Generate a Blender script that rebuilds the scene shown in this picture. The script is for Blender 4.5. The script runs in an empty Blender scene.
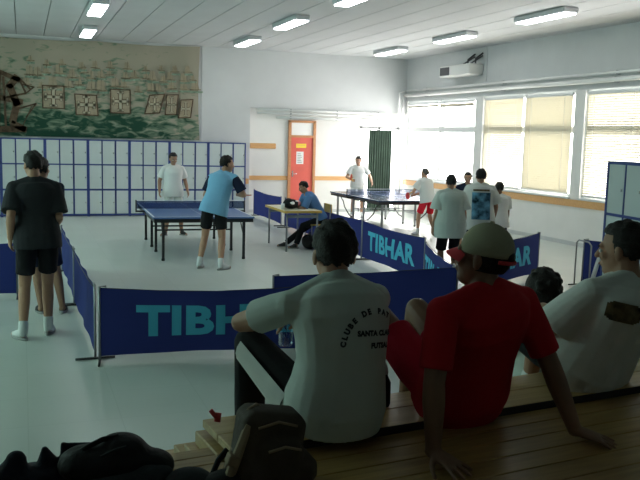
import bpy, math, random
from mathutils import Vector, Matrix
from mathutils.bvhtree import BVHTree
random.seed(7)
S = bpy.context.scene
C = S.collection
V = Vector
PI = math.pi

# ------------------------------------------------------------------ render look
S.view_settings.view_transform = 'Standard'
S.view_settings.look = 'None'
S.view_settings.gamma = 1.0
S.view_settings.use_curve_mapping = False
S.view_settings.exposure = 0.95
S.cycles.max_bounces = 8
S.cycles.diffuse_bounces = 5
S.cycles.transparent_max_bounces = 12
S.cycles.use_denoising = True
S.cycles.sample_clamp_indirect = 6.0
S.cycles.caustics_reflective = False
S.cycles.caustics_refractive = False

# ------------------------------------------------------------------ materials
def mat(name, col, rough=.6, spec=.5, metal=0., var=0., scale=8., bump=0., bscale=60., emit=None, stretch=None, alpha=None):
    m = bpy.data.materials.new(name); m.use_nodes = True
    nt = m.node_tree; b = nt.nodes['Principled BSDF']
    b.inputs['Base Color'].default_value = (*col, 1)
    b.inputs['Roughness'].default_value = rough
    b.inputs['Specular IOR Level'].default_value = spec
    b.inputs['Metallic'].default_value = metal
    tc = nt.nodes.new('ShaderNodeTexCoord'); mp = nt.nodes.new('ShaderNodeMapping')
    nt.links.new(tc.outputs['Object'], mp.inputs['Vector'])
    if stretch: mp.inputs['Scale'].default_value = stretch
    if var:
        n = nt.nodes.new('ShaderNodeTexNoise'); n.inputs['Scale'].default_value = scale; n.inputs['Detail'].default_value = 5
        r = nt.nodes.new('ShaderNodeValToRGB')
        lo = [max(0, c*(1-var)) for c in col]; hi = [min(1, c*(1+var)) for c in col]
        r.color_ramp.elements[0].color = (*lo, 1); r.color_ramp.elements[1].color = (*hi, 1)
        r.color_ramp.elements[0].position = .3; r.color_ramp.elements[1].position = .7
        nt.links.new(mp.outputs[0], n.inputs['Vector']); nt.links.new(n.outputs['Fac'], r.inputs[0]); nt.links.new(r.outputs[0], b.inputs['Base Color'])
    if bump:
        n2 = nt.nodes.new('ShaderNodeTexNoise'); n2.inputs['Scale'].default_value = bscale; n2.inputs['Detail'].default_value = 3
        bp = nt.nodes.new('ShaderNodeBump'); bp.inputs['Strength'].default_value = bump; bp.inputs['Distance'].default_value = .02
        nt.links.new(mp.outputs[0], n2.inputs['Vector']); nt.links.new(n2.outputs['Fac'], bp.inputs['Height']); nt.links.new(bp.outputs[0], b.inputs['Normal'])
    if emit:
        b.inputs['Emission Color'].default_value = (*emit[0], 1); b.inputs['Emission Strength'].default_value = emit[1]
    return m

def translucent(name, col, amount, rough=.8):
    m = mat(name, col, rough, .2); nt = m.node_tree
    b = nt.nodes['Principled BSDF']; out = nt.nodes['Material Output']
    t = nt.nodes.new('ShaderNodeBsdfTranslucent'); t.inputs[0].default_value = (*col, 1)
    mx = nt.nodes.new('ShaderNodeMixShader'); mx.inputs[0].default_value = amount
    nt.links.new(b.outputs[0], mx.inputs[1]); nt.links.new(t.outputs[0], mx.inputs[2]); nt.links.new(mx.outputs[0], out.inputs[0])
    return m

def glass_mat(name, tint=(1, 1, 1), refl=.06):
    m = bpy.data.materials.new(name); m.use_nodes = True; nt = m.node_tree
    out = nt.nodes['Material Output']; nt.nodes.remove(nt.nodes['Principled BSDF'])
    t = nt.nodes.new('ShaderNodeBsdfTransparent'); t.inputs[0].default_value = (*tint, 1)
    g = nt.nodes.new('ShaderNodeBsdfGlossy'); g.inputs['Roughness'].default_value = .05
    mx = nt.nodes.new('ShaderNodeMixShader'); mx.inputs[0].default_value = refl
    nt.links.new(t.outputs[0], mx.inputs[1]); nt.links.new(g.outputs[0], mx.inputs[2]); nt.links.new(mx.outputs[0], out.inputs[0])
    return m

def floor_mat():
    m = mat('linoleum floor', (.56, .60, .57), .28, .5); nt = m.node_tree; b = nt.nodes['Principled BSDF']
    tc = nt.nodes.new('ShaderNodeTexCoord')
    n = nt.nodes.new('ShaderNodeTexNoise'); n.inputs['Scale'].default_value = 1.1; n.inputs['Detail'].default_value = 3; n.inputs['Roughness'].default_value = .4
    br = nt.nodes.new('ShaderNodeTexBrick'); br.offset = 0.; br.inputs['Scale'].default_value = 1.
    br.inputs['Brick Width'].default_value = .62; br.inputs['Row Height'].default_value = .62; br.inputs['Mortar Size'].default_value = .004
    br.inputs['Color1'].default_value = (1, 1, 1, 1); br.inputs['Color2'].default_value = (.95, .96, .95, 1); br.inputs['Mortar'].default_value = (.88, .9, .88, 1)
    r = nt.nodes.new('ShaderNodeValToRGB'); r.color_ramp.elements[0].position = .3; r.color_ramp.elements[1].position = .75
    r.color_ramp.elements[0].color = (.555, .60, .57, 1); r.color_ramp.elements[1].color = (.595, .64, .61, 1)
    mx = nt.nodes.new('ShaderNodeMixRGB'); mx.blend_type = 'MULTIPLY'; mx.inputs[0].default_value = 1
    L = nt.links.new
    L(tc.outputs['Object'], n.inputs['Vector']); L(tc.outputs['Object'], br.inputs['Vector']); L(n.outputs['Fac'], r.inputs[0])
    L(r.outputs[0], mx.inputs[1]); L(br.outputs['Color'], mx.inputs[2]); L(mx.outputs[0], b.inputs['Base Color'])
    rr = nt.nodes.new('ShaderNodeMapRange'); rr.inputs['To Min'].default_value = .30; rr.inputs['To Max'].default_value = .36
    L(n.outputs['Fac'], rr.inputs['Value']); L(rr.outputs[0], b.inputs['Roughness'])
    return m

def wood_mat(name, c0, c1, rough=.5, stretch=(1.5, 18, 18)):
    m = mat(name, c0, rough, .4); nt = m.node_tree; b = nt.nodes['Principled BSDF']
    tc = nt.nodes.new('ShaderNodeTexCoord'); mp = nt.nodes.new('ShaderNodeMapping'); mp.inputs['Scale'].default_value = stretch
    n = nt.nodes.new('ShaderNodeTexNoise'); n.inputs['Scale'].default_value = 2.; n.inputs['Detail'].default_value = 7; n.inputs['Distortion'].default_value = .6
    r = nt.nodes.new('ShaderNodeValToRGB'); r.color_ramp.elements[0].position = .3; r.color_ramp.elements[1].position = .72
    r.color_ramp.elements[0].color = (*c0, 1); r.color_ramp.elements[1].color = (*c1, 1)
    L = nt.links.new
    L(tc.outputs['Object'], mp.inputs['Vector']); L(mp.outputs[0], n.inputs['Vector']); L(n.outputs['Fac'], r.inputs[0]); L(r.outputs[0], b.inputs['Base Color'])
    return m

def tapestry_mat():
    m = mat('painted cloth', (.5, .46, .38), .9, .1); nt = m.node_tree; b = nt.nodes['Principled BSDF']; L = nt.links.new
    tc = nt.nodes.new('ShaderNodeTexCoord'); sep = nt.nodes.new('ShaderNodeSeparateXYZ'); L(tc.outputs['Object'], sep.inputs[0])
    mp = nt.nodes.new('ShaderNodeMapping'); mp.inputs['Scale'].default_value = (1.2, 1, 3.2); L(tc.outputs['Object'], mp.inputs['Vector'])
    n = nt.nodes.new('ShaderNodeTexNoise'); n.inputs['Scale'].default_value = 2.2; n.inputs['Detail'].default_value = 6; n.inputs['Distortion'].default_value = 1.2; L(mp.outputs[0], n.inputs['Vector'])
    # painted sea: denser strokes low on the cloth, thinning to bare cloth at the top
    band = nt.nodes.new('ShaderNodeValToRGB'); band.color_ramp.elements[0].position = 0.; band.color_ramp.elements[1].position = .95
    band.color_ramp.elements[0].color = (.32, .32, .32, 1); band.color_ramp.elements[1].color = (-.25, 0, 0, 1)
    for p, c in ((.18, .30), (.33, .16), (.52, .06), (.62, .09), (.8, 0.)):
        e = band.color_ramp.elements.new(p); e.color = (c, c, c, 1)
    mr = nt.nodes.new('ShaderNodeMapRange'); mr.inputs['From Min'].default_value = 1.85; mr.inputs['From Max'].default_value = 4.1; L(sep.outputs['Z'], mr.inputs['Value']); L(mr.outputs[0], band.inputs[0])
    # strokes thin out over the last metre and a half at the right
    mrx = nt.nodes.new('ShaderNodeMapRange'); mrx.inputs['From Min'].default_value = 2.7; mrx.inputs['From Max'].default_value = 4.2; mrx.inputs['To Min'].default_value = 0; mrx.inputs['To Max'].default_value = .14; L(sep.outputs['X'], mrx.inputs['Value'])
    a1 = nt.nodes.new('ShaderNodeMath'); a1.operation = 'ADD'; L(n.outputs['Fac'], a1.inputs[0]); L(band.outputs[0], a1.inputs[1])
    a2 = nt.nodes.new('ShaderNodeMath'); a2.operation = 'SUBTRACT'; L(a1.outputs[0], a2.inputs[0]); L(mrx.outputs[0], a2.inputs[1])
    r = nt.nodes.new('ShaderNodeValToRGB'); r.color_ramp.elements[0].position = .58; r.color_ramp.elements[1].position = .83
    r.color_ramp.elements[0].color = (.35, .32, .25, 1); r.color_ramp.elements[1].color = (.022, .070, .045, 1)
    e = r.color_ramp.elements.new(.68); e.color = (.17, .23, .16, 1)
    L(a2.outputs[0], r.inputs[0]); L(r.outputs[0], b.inputs['Base Color'])
    return m

M = {}
M['floor'] = floor_mat()
M['wall'] = mat('painted wall', (.57, .58, .585), .8, .2, var=.03, scale=2., bump=.05, bscale=40)
M['wall_low'] = mat('white painted wall', (.76, .75, .73), .75, .2, var=.03, scale=2.)
M['ceiling'] = mat('ceiling panel', (.56, .57, .575), .8, .2, var=.03, scale=1.5)
M['seam'] = mat('ceiling seam', (.28, .29, .30), .9)
M['wood_rail'] = wood_mat('varnished rail', (.62, .33, .13), (.74, .43, .19), .5)
M['white_frame'] = mat('white frame', (.74, .75, .75), .5)
M['glass'] = glass_mat('window glass')
M['glass_tint'] = glass_mat('tinted fill window glass', (.60, .76, .72))  # tones the daylight of the added left windows
M['blind'] = translucent('blind slat', (.66, .63, .53), .20)
M['blind_dark'] = translucent('blind slat beige', (.70, .67, .57), .24)
M['steel'] = mat('pipe white metal', (.80, .80, .79), .35, .5, .2)
M['locker_door'] = mat('locker door', (.55, .60, .61), .5, .4, var=.03, scale=3.)
M['locker_blue'] = mat('locker blue frame', (.035, .06, .24), .5)
M['chrome'] = mat('chrome', (.6, .6, .62), .25, .5, 1.)
M['lamp'] = mat('lamp diffuser', (.9, .9, .9), .5, emit=((.93, .97, 1.), 5.5))
M['lamp_body'] = mat('lamp housing', (.55, .56, .58), .5)
M['ac'] = mat('white unit', (.66, .66, .64), .5)
M['dark'] = mat('dark grille', (.06, .06, .065), .6)
M['red_door'] = mat('red door', (.70, .13, .10), .5, .4, var=.05, scale=3.)
M['door_wood'] = wood_mat('door frame wood', (.50, .22, .10), (.60, .30, .14), .5)
M['yellow'] = mat('yellow sign', (.85, .62, .05), .6)
M['paper'] = mat('white paper', (.85, .85, .84), .8)
M['curtain'] = mat('green curtain', (.075, .11, .085), .9, .1, var=.15, scale=5.)
M['tapestry'] = tapestry_mat()
M['sail'] = mat('painted sail', (.33, .28, .20), .9, .1, var=.15, scale=9.)
M['faint'] = mat('faint painted stroke', (.22, .18, .12), .9, .1, var=.5, scale=12.)
M['sail_line'] = mat('painted outline', (.11, .075, .05), .9, .1, var=.4, scale=12.)
M['sail_pale'] = mat('painted pale cross', (.44, .40, .30), .9, .1)
M['wash'] = mat('painted green wash', (.20, .27, .20), .9, .1, var=.5, scale=9.)
M['navy'] = translucent('navy barrier cloth', (.028, .042, .19), .28, .75)
M['cyan'] = mat('cyan print', (.09, .52, .74), .7, .3)
M['black_metal'] = mat('black metal', (.02, .02, .022), .4)
M['grey_metal'] = mat('grey metal', (.32, .33, .34), .4, .5, .6)
M['table_top'] = mat('blue table top', (.075, .155, .37), .35, .5)
M['table_dark'] = mat('dark table top', (.04, .07, .14), .22, .5)
M['line_white'] = mat('white line', (.8, .82, .84), .6)
M['net'] = glass_mat('net mesh', (.42, .46, .58), .03)
M['net_lit'] = glass_mat('glare lit net mesh', (.72, .74, .82), .02)  # same net, paled to paint in its brighter light
M['desk_top'] = mat('desk top', (.72, .66, .50), .45)
M['desk_edge'] = wood_mat('desk edge', (.60, .38, .08), (.7, .46, .12))
M['red'] = mat('red plastic', (.65, .05, .05), .5)
M['pink'] = mat('pink cloth', (.75, .30, .35), .7)
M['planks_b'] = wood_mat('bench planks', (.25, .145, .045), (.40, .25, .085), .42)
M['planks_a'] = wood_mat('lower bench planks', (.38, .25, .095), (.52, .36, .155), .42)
M['gap'] = mat('dark riser and edge shade', (.02, .016, .013), .7)  # near-black for risers, also paints shade on the bench's back edge
M['bag_black'] = mat('black bag nylon', (.007, .007, .008), .7, .25, bump=.4, bscale=18)
M['bag_grey'] = mat('dark grey cloth', (.03, .036, .042), .8, .2, bump=.3, bscale=25)
M['jacket'] = mat('navy black jacket', (.012, .014, .024), .8, .2, bump=.4, bscale=20)
M['bag_brown'] = mat('brown black pack', (.06, .045, .033), .75, .3, bump=.3, bscale=25)
M['strap'] = mat('tan strap', (.27, .21, .14), .8, .2)
M['bottle'] = glass_mat('bottle plastic', (.75, .85, .92), .18)
M['cap_khaki'] = mat('khaki cap cloth', (.33, .32, .23), .9, .1, bump=.15, bscale=90)
M['cap_red'] = mat('red cap brim', (.50, .035, .045), .8, .2)
M['hair'] = mat('black hair', (.012, .010, .009), .6, .3, bump=.5, bscale=120)
M['hair_lit'] = mat('hair lit grey', (.10, .09, .09), .7, .3, bump=.5, bscale=120)  # grey paints the light falling on this hair
M['skin'] = mat('tan skin', (.47, .26, .17), .55, .4, var=.06, scale=9)
M['skin_dark'] = mat('brown skin', (.20, .105, .066), .55, .4, var=.08, scale=9)
M['skin_mid'] = mat('olive skin', (.36, .20, .13), .55, .4, var=.06, scale=9)
M['eye'] = mat('eye white', (.8, .8, .8), .3)
M['iris'] = mat('iris', (.03, .02, .015), .3)
M['lip'] = mat('lips', (.35, .12, .10), .5)
M['white_cloth'] = mat('white cotton', (.74, .75, .74), .9, .1, bump=.35, bscale=9)
M['grey_white'] = mat('off white cotton', (.62, .65, .63), .9, .1, bump=.5, bscale=9)
M['teal_white'] = mat('pale mint cotton', (.54, .61, .58), .9, .1, bump=.4, bscale=9)
M['black_cloth'] = mat('black cotton', (.014, .014, .016), .85, .2, bump=.4, bscale=10)
M['charcoal'] = mat('charcoal polo cloth', (.028, .030, .034), .85, .2, bump=.4, bscale=10)
M['red_cloth'] = mat('red cotton', (.38, .010, .018), .85, .15, bump=.5, bscale=9)
M['maroon'] = mat('red shorts cloth', (.42, .012, .035), .85, .15, bump=.4, bscale=9)
M['bright_red'] = mat('bright red shorts', (.72, .02, .04), .8, .2, bump=.3, bscale=9)
M['light_blue'] = mat('light blue jersey', (.22, .48, .72), .75, .2, bump=.3, bscale=9)
M['navy_cloth'] = mat('navy cloth', (.015, .022, .05), .85, .2, bump=.3, bscale=9)
M['mid_blue'] = mat('mid blue cloth', (.10, .22, .45), .85, .2, bump=.3, bscale=9)
M['shoe_white'] = mat('white shoe', (.68, .70, .70), .6)
M['shoe_black'] = mat('black shoe', (.015, .015, .016), .5)
M['sole'] = mat('shoe sole', (.35, .35, .34), .8)
M['print_blue'] = mat('blue back print', (.10, .24, .36), .85, .1, var=.9, scale=11)
M['print_dark'] = mat('dark back print', (.12, .09, .05), .85, .1, var=.75, scale=22)
M['letter'] = mat('dark lettering', (.045, .05, .06), .85, .1)

# ------------------------------------------------------------------ mesh builder
class MB:
    def __init__(s): s.v = []; s.f = []; s.m = []; s.sm = []
    def add(s, vs, fs, mi=0, smooth=False):
        o = len(s.v); s.v += [V(p) for p in vs]
        for f in fs: s.f.append([i+o for i in f]); s.m.append(mi); s.sm.append(smooth)
    def box(s, c, d, mi=0, R=None, bev=0.):
        hx, hy, hz = d[0]/2, d[1]/2, d[2]/2
        if bev > 0:
            b = min(bev, hx*.9, hy*.9, hz*.9); vs = []
            import itertools
            pts = []
            for sx, sy, sz in itertools.product((-1, 1), repeat=3):
                pts += [V((sx*(hx-b), sy*(hy-b), sz*hz)), V((sx*(hx-b), sy*hy, sz*(hz-b))), V((sx*hx, sy*(hy-b), sz*(hz-b)))]
            import bmesh
            bm = bmesh.new()
            for p in pts: bm.verts.new(p)
            bmesh.ops.convex_hull(bm, input=bm.verts)
            bm.verts.index_update()
            vs = [v.co.copy() for v in bm.verts]; fs = [[v.index for v in f.verts] for f in bm.faces]; bm.free()
        else:
            vs = [V((x, y, z)) for x in (-hx, hx) for y in (-hy, hy) for z in (-hz, hz)]
            fs = [[0, 1, 3, 2], [4, 6, 7, 5], [0, 4, 5, 1], [2, 3, 7, 6], [0, 2, 6, 4], [1, 5, 7, 3]]
        c = V(c)
        if R is not None: vs = [R @ p for p in vs]
        s.add([p+c for p in vs], fs, mi)
    def bx(s, x0, x1, y0, y1, z0, z1, mi=0, bev=0.):
        s.box(((x0+x1)/2, (y0+y1)/2, (z0+z1)/2), (abs(x1-x0), abs(y1-y0), abs(z1-z0)), mi, None, bev)
    def loft(s, rings, mi=0, smooth=True, closed=True, caps=True):
        n = len(rings[0]); vs = [p for r in rings for p in r]; fs = []
        for i in range(len(rings)-1):
            for j in range(n if closed else n-1):
                k = (j+1) % n
                fs.append([i*n+j, i*n+k, (i+1)*n+k, (i+1)*n+j])
        if caps and closed:
            fs.append(list(range(n))[::-1]); fs.append([(len(rings)-1)*n+j for j in range(n)])
        s.add(vs, fs, mi, smooth)
    def tube(s, pts, r, n=8, mi=0, smooth=True):
        pts = [V(p) for p in pts]; rs = r if isinstance(r, (list, tuple)) else [r]*len(pts)
        rings = []; up = None
        for i, p in enumerate(pts):
            t = (pts[min(i+1, len(pts)-1)]-pts[max(i-1, 0)]).normalized()
            if up is None: up = V((0, 0, 1)) if abs(t.z) < .9 else V((1, 0, 0))
            a = t.cross(up).normalized(); b = a.cross(t).normalized(); up = b
            rings.append([p+a*math.cos(2*PI*k/n)*rs[i]+b*math.sin(2*PI*k/n)*rs[i] for k in range(n)])
        s.loft(rings, mi, smooth)
    def cap(s, p0, p1, r0, r1, n=12, mi=0):
        """tapered capsule"""
        p0, p1 = V(p0), V(p1); t = p1-p0
        if t.length < 1e-5: t = V((0, 0, 1e-4))
        t.normalize(); up = V((0, 0, 1)) if abs(t.z) < .9 else V((1, 0, 0))
        a = t.cross(up).normalized(); b = a.cross(t).normalized(); rings = []
        for k in range(4):
            th = PI/2*(1-k/3.); rr = max(r0*math.cos(th), r0*.05); rings.append((p0-t*r0*math.sin(th), rr))
        for k in range(4):
            th = PI/2*(k/3.); rr = max(r1*math.cos(th), r1*.05); rings.append((p1+t*r1*math.sin(th), rr))
        s.loft([[c+a*math.cos(2*PI*j/n)*rr+b*math.sin(2*PI*j/n)*rr for j in range(n)] for c, rr in rings], mi)
    def ell(s, c, ax, n=16, m=10, mi=0, fn=None):
        """ellipsoid: ax = three axis vectors (already scaled)"""
        c = V(c); vs = []; fs = []
        for i in range(m+1):
            th = PI*i/m; th = min(max(th, .04), PI-.04)
            for j in range(n):
                ph = 2*PI*j/n; q = V((math.sin(th)*math.cos(ph), math.sin(th)*math.sin(ph), math.cos(th)))
                if fn: q = fn(q)
                vs.append(c+ax[0]*q.x+ax[1]*q.y+ax[2]*q.z)
        for i in range(m):
            for j in range(n):
                k = (j+1) % n; fs.append([i*n+j, (i+1)*n+j, (i+1)*n+k, i*n+k])
        fs.append(list(range(n))); fs.append([m*n+j for j in range(n)][::-1])
        s.add(vs, fs, mi, True)
    def mesh(s, name):
        me = bpy.data.meshes.new(name); me.from_pydata([tuple(p) for p in s.v], [], s.f)
        me.polygons.foreach_set('material_index', s.m); me.polygons.foreach_set('use_smooth', s.sm); me.update()
        import bmesh
        bm = bmesh.new(); bm.from_mesh(me); bmesh.ops.recalc_face_normals(bm, faces=bm.faces); bm.to_mesh(me); bm.free()
        return me
    def build(s, name, mats, parent=None, loc=None):
        me = s.mesh(name)
        for m in (mats if isinstance(mats, (list, tuple)) else [mats]): me.materials.append(m)
        o = bpy.data.objects.new(name, me); C.objects.link(o)
        if parent is not None: o.parent = parent
        if loc is not None: o.location = loc
        return o
    def remesh(s, name, mats, parent=None, vox=.007, smooth=4):
        me = s.mesh(name+'_src'); t = bpy.data.objects.new('src', me); C.objects.link(t)
        r = t.modifiers.new('r', 'REMESH'); r.mode = 'VOXEL'; r.voxel_size = vox; r.adaptivity = 0
        k = t.modifiers.new('s', 'SMOOTH'); k.factor = .5; k.iterations = smooth
        dg = bpy.context.evaluated_depsgraph_get(); dg.update()
        nm = bpy.data.meshes.new_from_object(t.evaluated_get(dg)); nm.name = name
        bpy.data.objects.remove(t); bpy.data.meshes.remove(me)
        nm.polygons.foreach_set('use_smooth', [True]*len(nm.polygons))
        nm.materials.clear()
        for m in (mats if isinstance(mats, (list, tuple)) else [mats]): nm.materials.append(m)
        o = bpy.data.objects.new(name, nm); C.objects.link(o)
        if parent is not None: o.parent = parent
        return o

def tag(o, label, cat, group=None, kind=None):
    o['label'] = label; o['category'] = cat
    if group: o['group'] = group
    if kind: o['kind'] = kind
    return o
def thing(name, label, cat, loc=(0, 0, 0), rz=0., group=None):
    o = bpy.data.objects.new(name, None); C.objects.link(o); o.empty_display_size = .1
    o.location = loc; o.rotation_euler = (0, 0, rz)
    return tag(o, label, cat, group)
def struct(mb, name, mats, label=None):
    o = mb.build(name, mats); o['kind'] = 'structure'
    if label: o['label'] = label
    return o
def copy_tree(o, parent=None):
    c = o.copy(); C.objects.link(c)
    if parent is not None: c.parent = parent
    for ch in list(o.children): copy_tree(ch, c)
    return c

def text_mesh(txt, size=1., bold=.0, res=3):
    cu = bpy.data.curves.new('t', 'FONT'); cu.body = txt; cu.size = 1.; cu.offset = min(bold/size*.85, .075); cu.align_x = 'CENTER'; cu.align_y = 'CENTER'
    cu.resolution_u = res; cu.space_character = 1.06
    o = bpy.data.objects.new('t', cu); C.objects.link(o)
    dg = bpy.context.evaluated_depsgraph_get(); dg.update()
    me = bpy.data.meshes.new_from_object(o.evaluated_get(dg))
    bpy.data.objects.remove(o); bpy.data.curves.remove(cu)
    import bmesh
    bm = bmesh.new(); bm.from_mesh(me)
    bmesh.ops.triangulate(bm, faces=bm.faces)
    for _ in range(2):
        es = [e for e in bm.edges if e.calc_length() > .18]
        if es: bmesh.ops.subdivide_edges(bm, edges=es, cuts=1)
    bmesh.ops.triangulate(bm, faces=bm.faces)
    bm.verts.index_update()
    vs = [v.co*size for v in bm.verts]; fs = [[v.index for v in f.verts] for f in bm.faces]
    bm.free(); bpy.data.meshes.remove(me)
    return vs, fs

# ------------------------------------------------------------------ camera
cam = bpy.data.cameras.new('camera'); cam.lens = 45.; cam.sensor_width = 36.; cam.clip_start = .05
co = bpy.data.objects.new('camera', cam); C.objects.link(co); S.camera = co
co.matrix_world = Matrix(((0.9378039907705524, 0.019916932723435293, -0.3465934083125584, 0),
                          (-0.34620656128983046, 0.12779436826134682, -0.9294135873552496, 0),
                          (0.025781617767249278, 0.9916006833557415, 0.1267414413431141, 2.0), (0, 0, 0, 1)))

# ------------------------------------------------------------------ room shell
ZC = 4.19; YB = 20.2; XL = -4.6; YF = -4.0
wd = V((.04, -1, 0)).normalized()          # run of the window wall, from the far corner towards us
W0 = V((9.97, YB, 0)); wn = V((-wd.y, wd.x, 0))   # wn points outwards
def wp(s, z, o=0.):
    return W0 + wd*s + V((0, 0, z)) + wn*o
SLEN = YB-YF
b = MB(); b.bx(XL-.2, 11.6, YF-.2, YB+.6, -.1, 0); struct(b, 'floor', M['floor'])
b = MB()
b.bx(XL-.2, 11.6, YF-.2, YB+.6, ZC+.03, ZC+.2, 1)
x = XL-.2
while x < 11.6:
    b.bx(x+.008, x+.582, YF-.2, YB+.6, ZC, ZC+.031, 0); x += .59
struct(b, 'ceiling', [M['ceiling'], M['seam']])
# far wall: upper field, lower recessed strip, opening behind the green curtain
b = MB()
b.bx(XL-.2, 5.52, YB-.0, YB+.2, 0, ZC, 0)
b.bx(5.52, 10.3, YB-.0, YB+.2, 2.72, ZC, 0)
b.bx(5.52, 8.66, YB+.12, YB+.3, 0, 2.73, 1)
b.bx(9.84, 10.3, YB+.12, YB+.3, 0, 2.73, 1)
b.bx(8.66, 9.84, YB+.12, YB+.3, 2.36, 2.73, 1)
b.bx(4.255, 4.275, YB-.012, YB, 0, ZC, 0)
struct(b, 'wall_back', [M['wall'], M['wall_low']])
fill_wins = [(5.6, 8.8), (9.4, 12.6), (13.2, 16.4)]  # unseen left windows, added to light the hall from this side
b = MB(); b.bx(XL-.2, XL, YF-.2, YB+.2, 0, 1.7); b.bx(XL-.2, XL, YF-.2, YB+.2, 3.3, ZC)
prev = YF-.2
for y0, y1 in fill_wins+[(YB+.2, 0)]: b.bx(XL-.2, XL, prev, y0, 1.7, 3.3); prev = y1
struct(b, 'wall_left', M['wall'])
for i, (y0, y1) in enumerate(fill_wins):
    b = MB()
    for y in (y0+.03, (y0+y1)/2, y1-.03): b.bx(XL-.14, XL-.06, y-.03, y+.03, 1.7, 3.3)
    for z in (1.73, 3.27): b.bx(XL-.14, XL-.06, y0, y1, z-.03, z+.03)
    w = struct(b, 'window_%d' % (i+6), M['white_frame'])
    g = MB(); g.bx(XL-.102, XL-.098, y0, y1, 1.72, 3.28); g.build('pane', M['glass_tint'], w)
b = MB(); b.bx(XL-.2, 11.6, YF-.2, YF, 0, ZC); struct(b, 'wall_front', M['wall'])
# window wall
def sbox(b, s0, s1, z0, z1, o0, o1, mi=0):
    vs = [wp(s, z, o) for s in (s0, s1) for o in (o0, o1) for z in (z0, z1)]
    b.add(vs, [[0, 1, 3, 2], [4, 6, 7, 5], [0, 4, 5, 1], [2, 3, 7, 6], [0, 2, 6, 4], [1, 5, 7, 3]], mi)
wins = [(.09, 3.43, 1.79), (3.75, 6.94, 5.33), (7.22, 10.42, 8.8), (10.74, 13.9, 12.3)]
ZS, ZT = .95, 3.06
b = MB()
sbox(b, 0, SLEN, 0, ZS, 0, .25, 1); sbox(b, 0, SLEN, ZT, ZC, 0, .25, 0)
prev = 0
for s0, s1, _ in wins:
    sbox(b, prev, s0, ZS, ZT, 0, .25, 1); prev = s1
sbox(b, prev, SLEN, ZS, ZT, 0, .25, 1)
struct(b, 'wall_right', [M['wall'], M['wall_low']])
# a shallow pier by the ceiling unit
b = MB(); sbox(b, 3.76, 3.84, 3.4, ZC, -.03, .0); struct(b, 'trim_1', M['wall'])
for i, (s0, s1, sm) in enumerate(wins):
    b = MB()
    for a0, a1 in ((s0, s0+.06), (s1-.06, s1), (sm-.04, sm+.04)): sbox(b, a0, a1, ZS, ZT, .04, .14)
    for z0, z1 in ((ZS, ZS+.07), (ZT-.07, ZT), (2.22, 2.36)): sbox(b, s0, s1, z0, z1, .05, .13)
    w = struct(b, 'window_%d' % (i+1), M['white_frame'])
    g = MB(); sbox(g, s0, s1, ZS, ZT, .088, .092); g.build('pane', M['glass'], w)
    sl = MB(); sbox(sl, s0, s1, ZS-.03, ZS+.005, -.04, .06); sl.build('window_sill', M['white_frame'], w)
b = MB(); sbox(b, 0, 11.5, .77, .91, -.025, 0); struct(b, 'trim_2', M['wood_rail'], 'wooden rail along the wall under the windows')
b = MB(); b.bx(5.53, 6.60, YB+.09, YB+.12, .86, .97); b.bx(7.36, 8.66, YB+.09, YB+.12, .86, .97); b.bx(5.36, 5.5, YB-.03, YB, .76, .9)
struct(b, 'trim_3', M['wood_rail'], 'wooden rail along the wall on both sides of the red door')
b = MB(); sbox(b, 0, SLEN, 0, .08, -.015, 0); struct(b, 'baseboard_right', M['wall'])
b = MB(); b.bx(5.53, 6.6, YB+.1, YB+.12, 0, .08); b.bx(7.36, 8.66, YB+.1, YB+.12, 0, .08); struct(b, 'baseboard_back', M['wall'])

# blinds: one thing per window half, each slat modelled in its one slat field
def blind(s0, s1, zt, zb, ang, mt, label, raised=False):
    c = wp((s0+s1)/2, 0, .0); r = thing('venetian_blind', label, 'blind', c, math.atan2(wd.y, wd.x), 'window blinds')
    L = (s1-s0)/2
    h = MB(); h.box((0, 0, zt-.03), (2*L, .05, .06)); h.build('headrail', M['white_frame'], r)
    q = MB(); n = 0; z = zt-.08; pitch = .046 if not raised else .012
    sg = -1
    while z > zb:
        R = Matrix.Rotation(sg*ang, 3, 'X'); q.box((0, 0, z), (2*L-.02, .054, .0025), 0, R); z -= pitch
    q.build('slats', mt, r)
    h = MB(); h.box((0, 0, zb), (2*L-.02, .03, .025)); h.build('bottom_rail', M['white_frame'], r)
    for x in (-L*.7, L*.7):
        h = MB(); h.tube([(x, -.03, zt-.05), (x, -.03, zb)], .003, 5); h.build('cord', M['white_frame'], r)
    return r
A = math.radians
blind(.16, 1.75, 3.0, 2.88, .2, M['blind'], 'raised blind bunched at the top of the far window, far half', True)
blind(1.83, 3.37, 3.0, 2.86, .2, M['blind'], 'raised blind bunched at the top of the far window, half nearer the lockers on legs', True)
blind(3.82, 5.29, 3.02, 1.0, A(52), M['blind'], 'half open slatted blind with glare behind, far half of the middle window')
blind(5.37, 6.88, 3.02, 1.02, A(68), M['blind_dark'], 'closed beige slatted blind, near half of the middle window')
blind(7.29, 8.76, 3.02, 1.0, A(48), M['blind'], 'open slatted blind above the free standing lockers, with a bright patch')
blind(8.84, 10.36, 3.02, 1.0, A(50), M['blind'], 'slatted blind at the right edge of the photo')
blind(10.8, 13.84, 3.02, 1.0, A(60), M['blind_dark'], 'slatted blind of the window beside the near bleacher')

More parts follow.
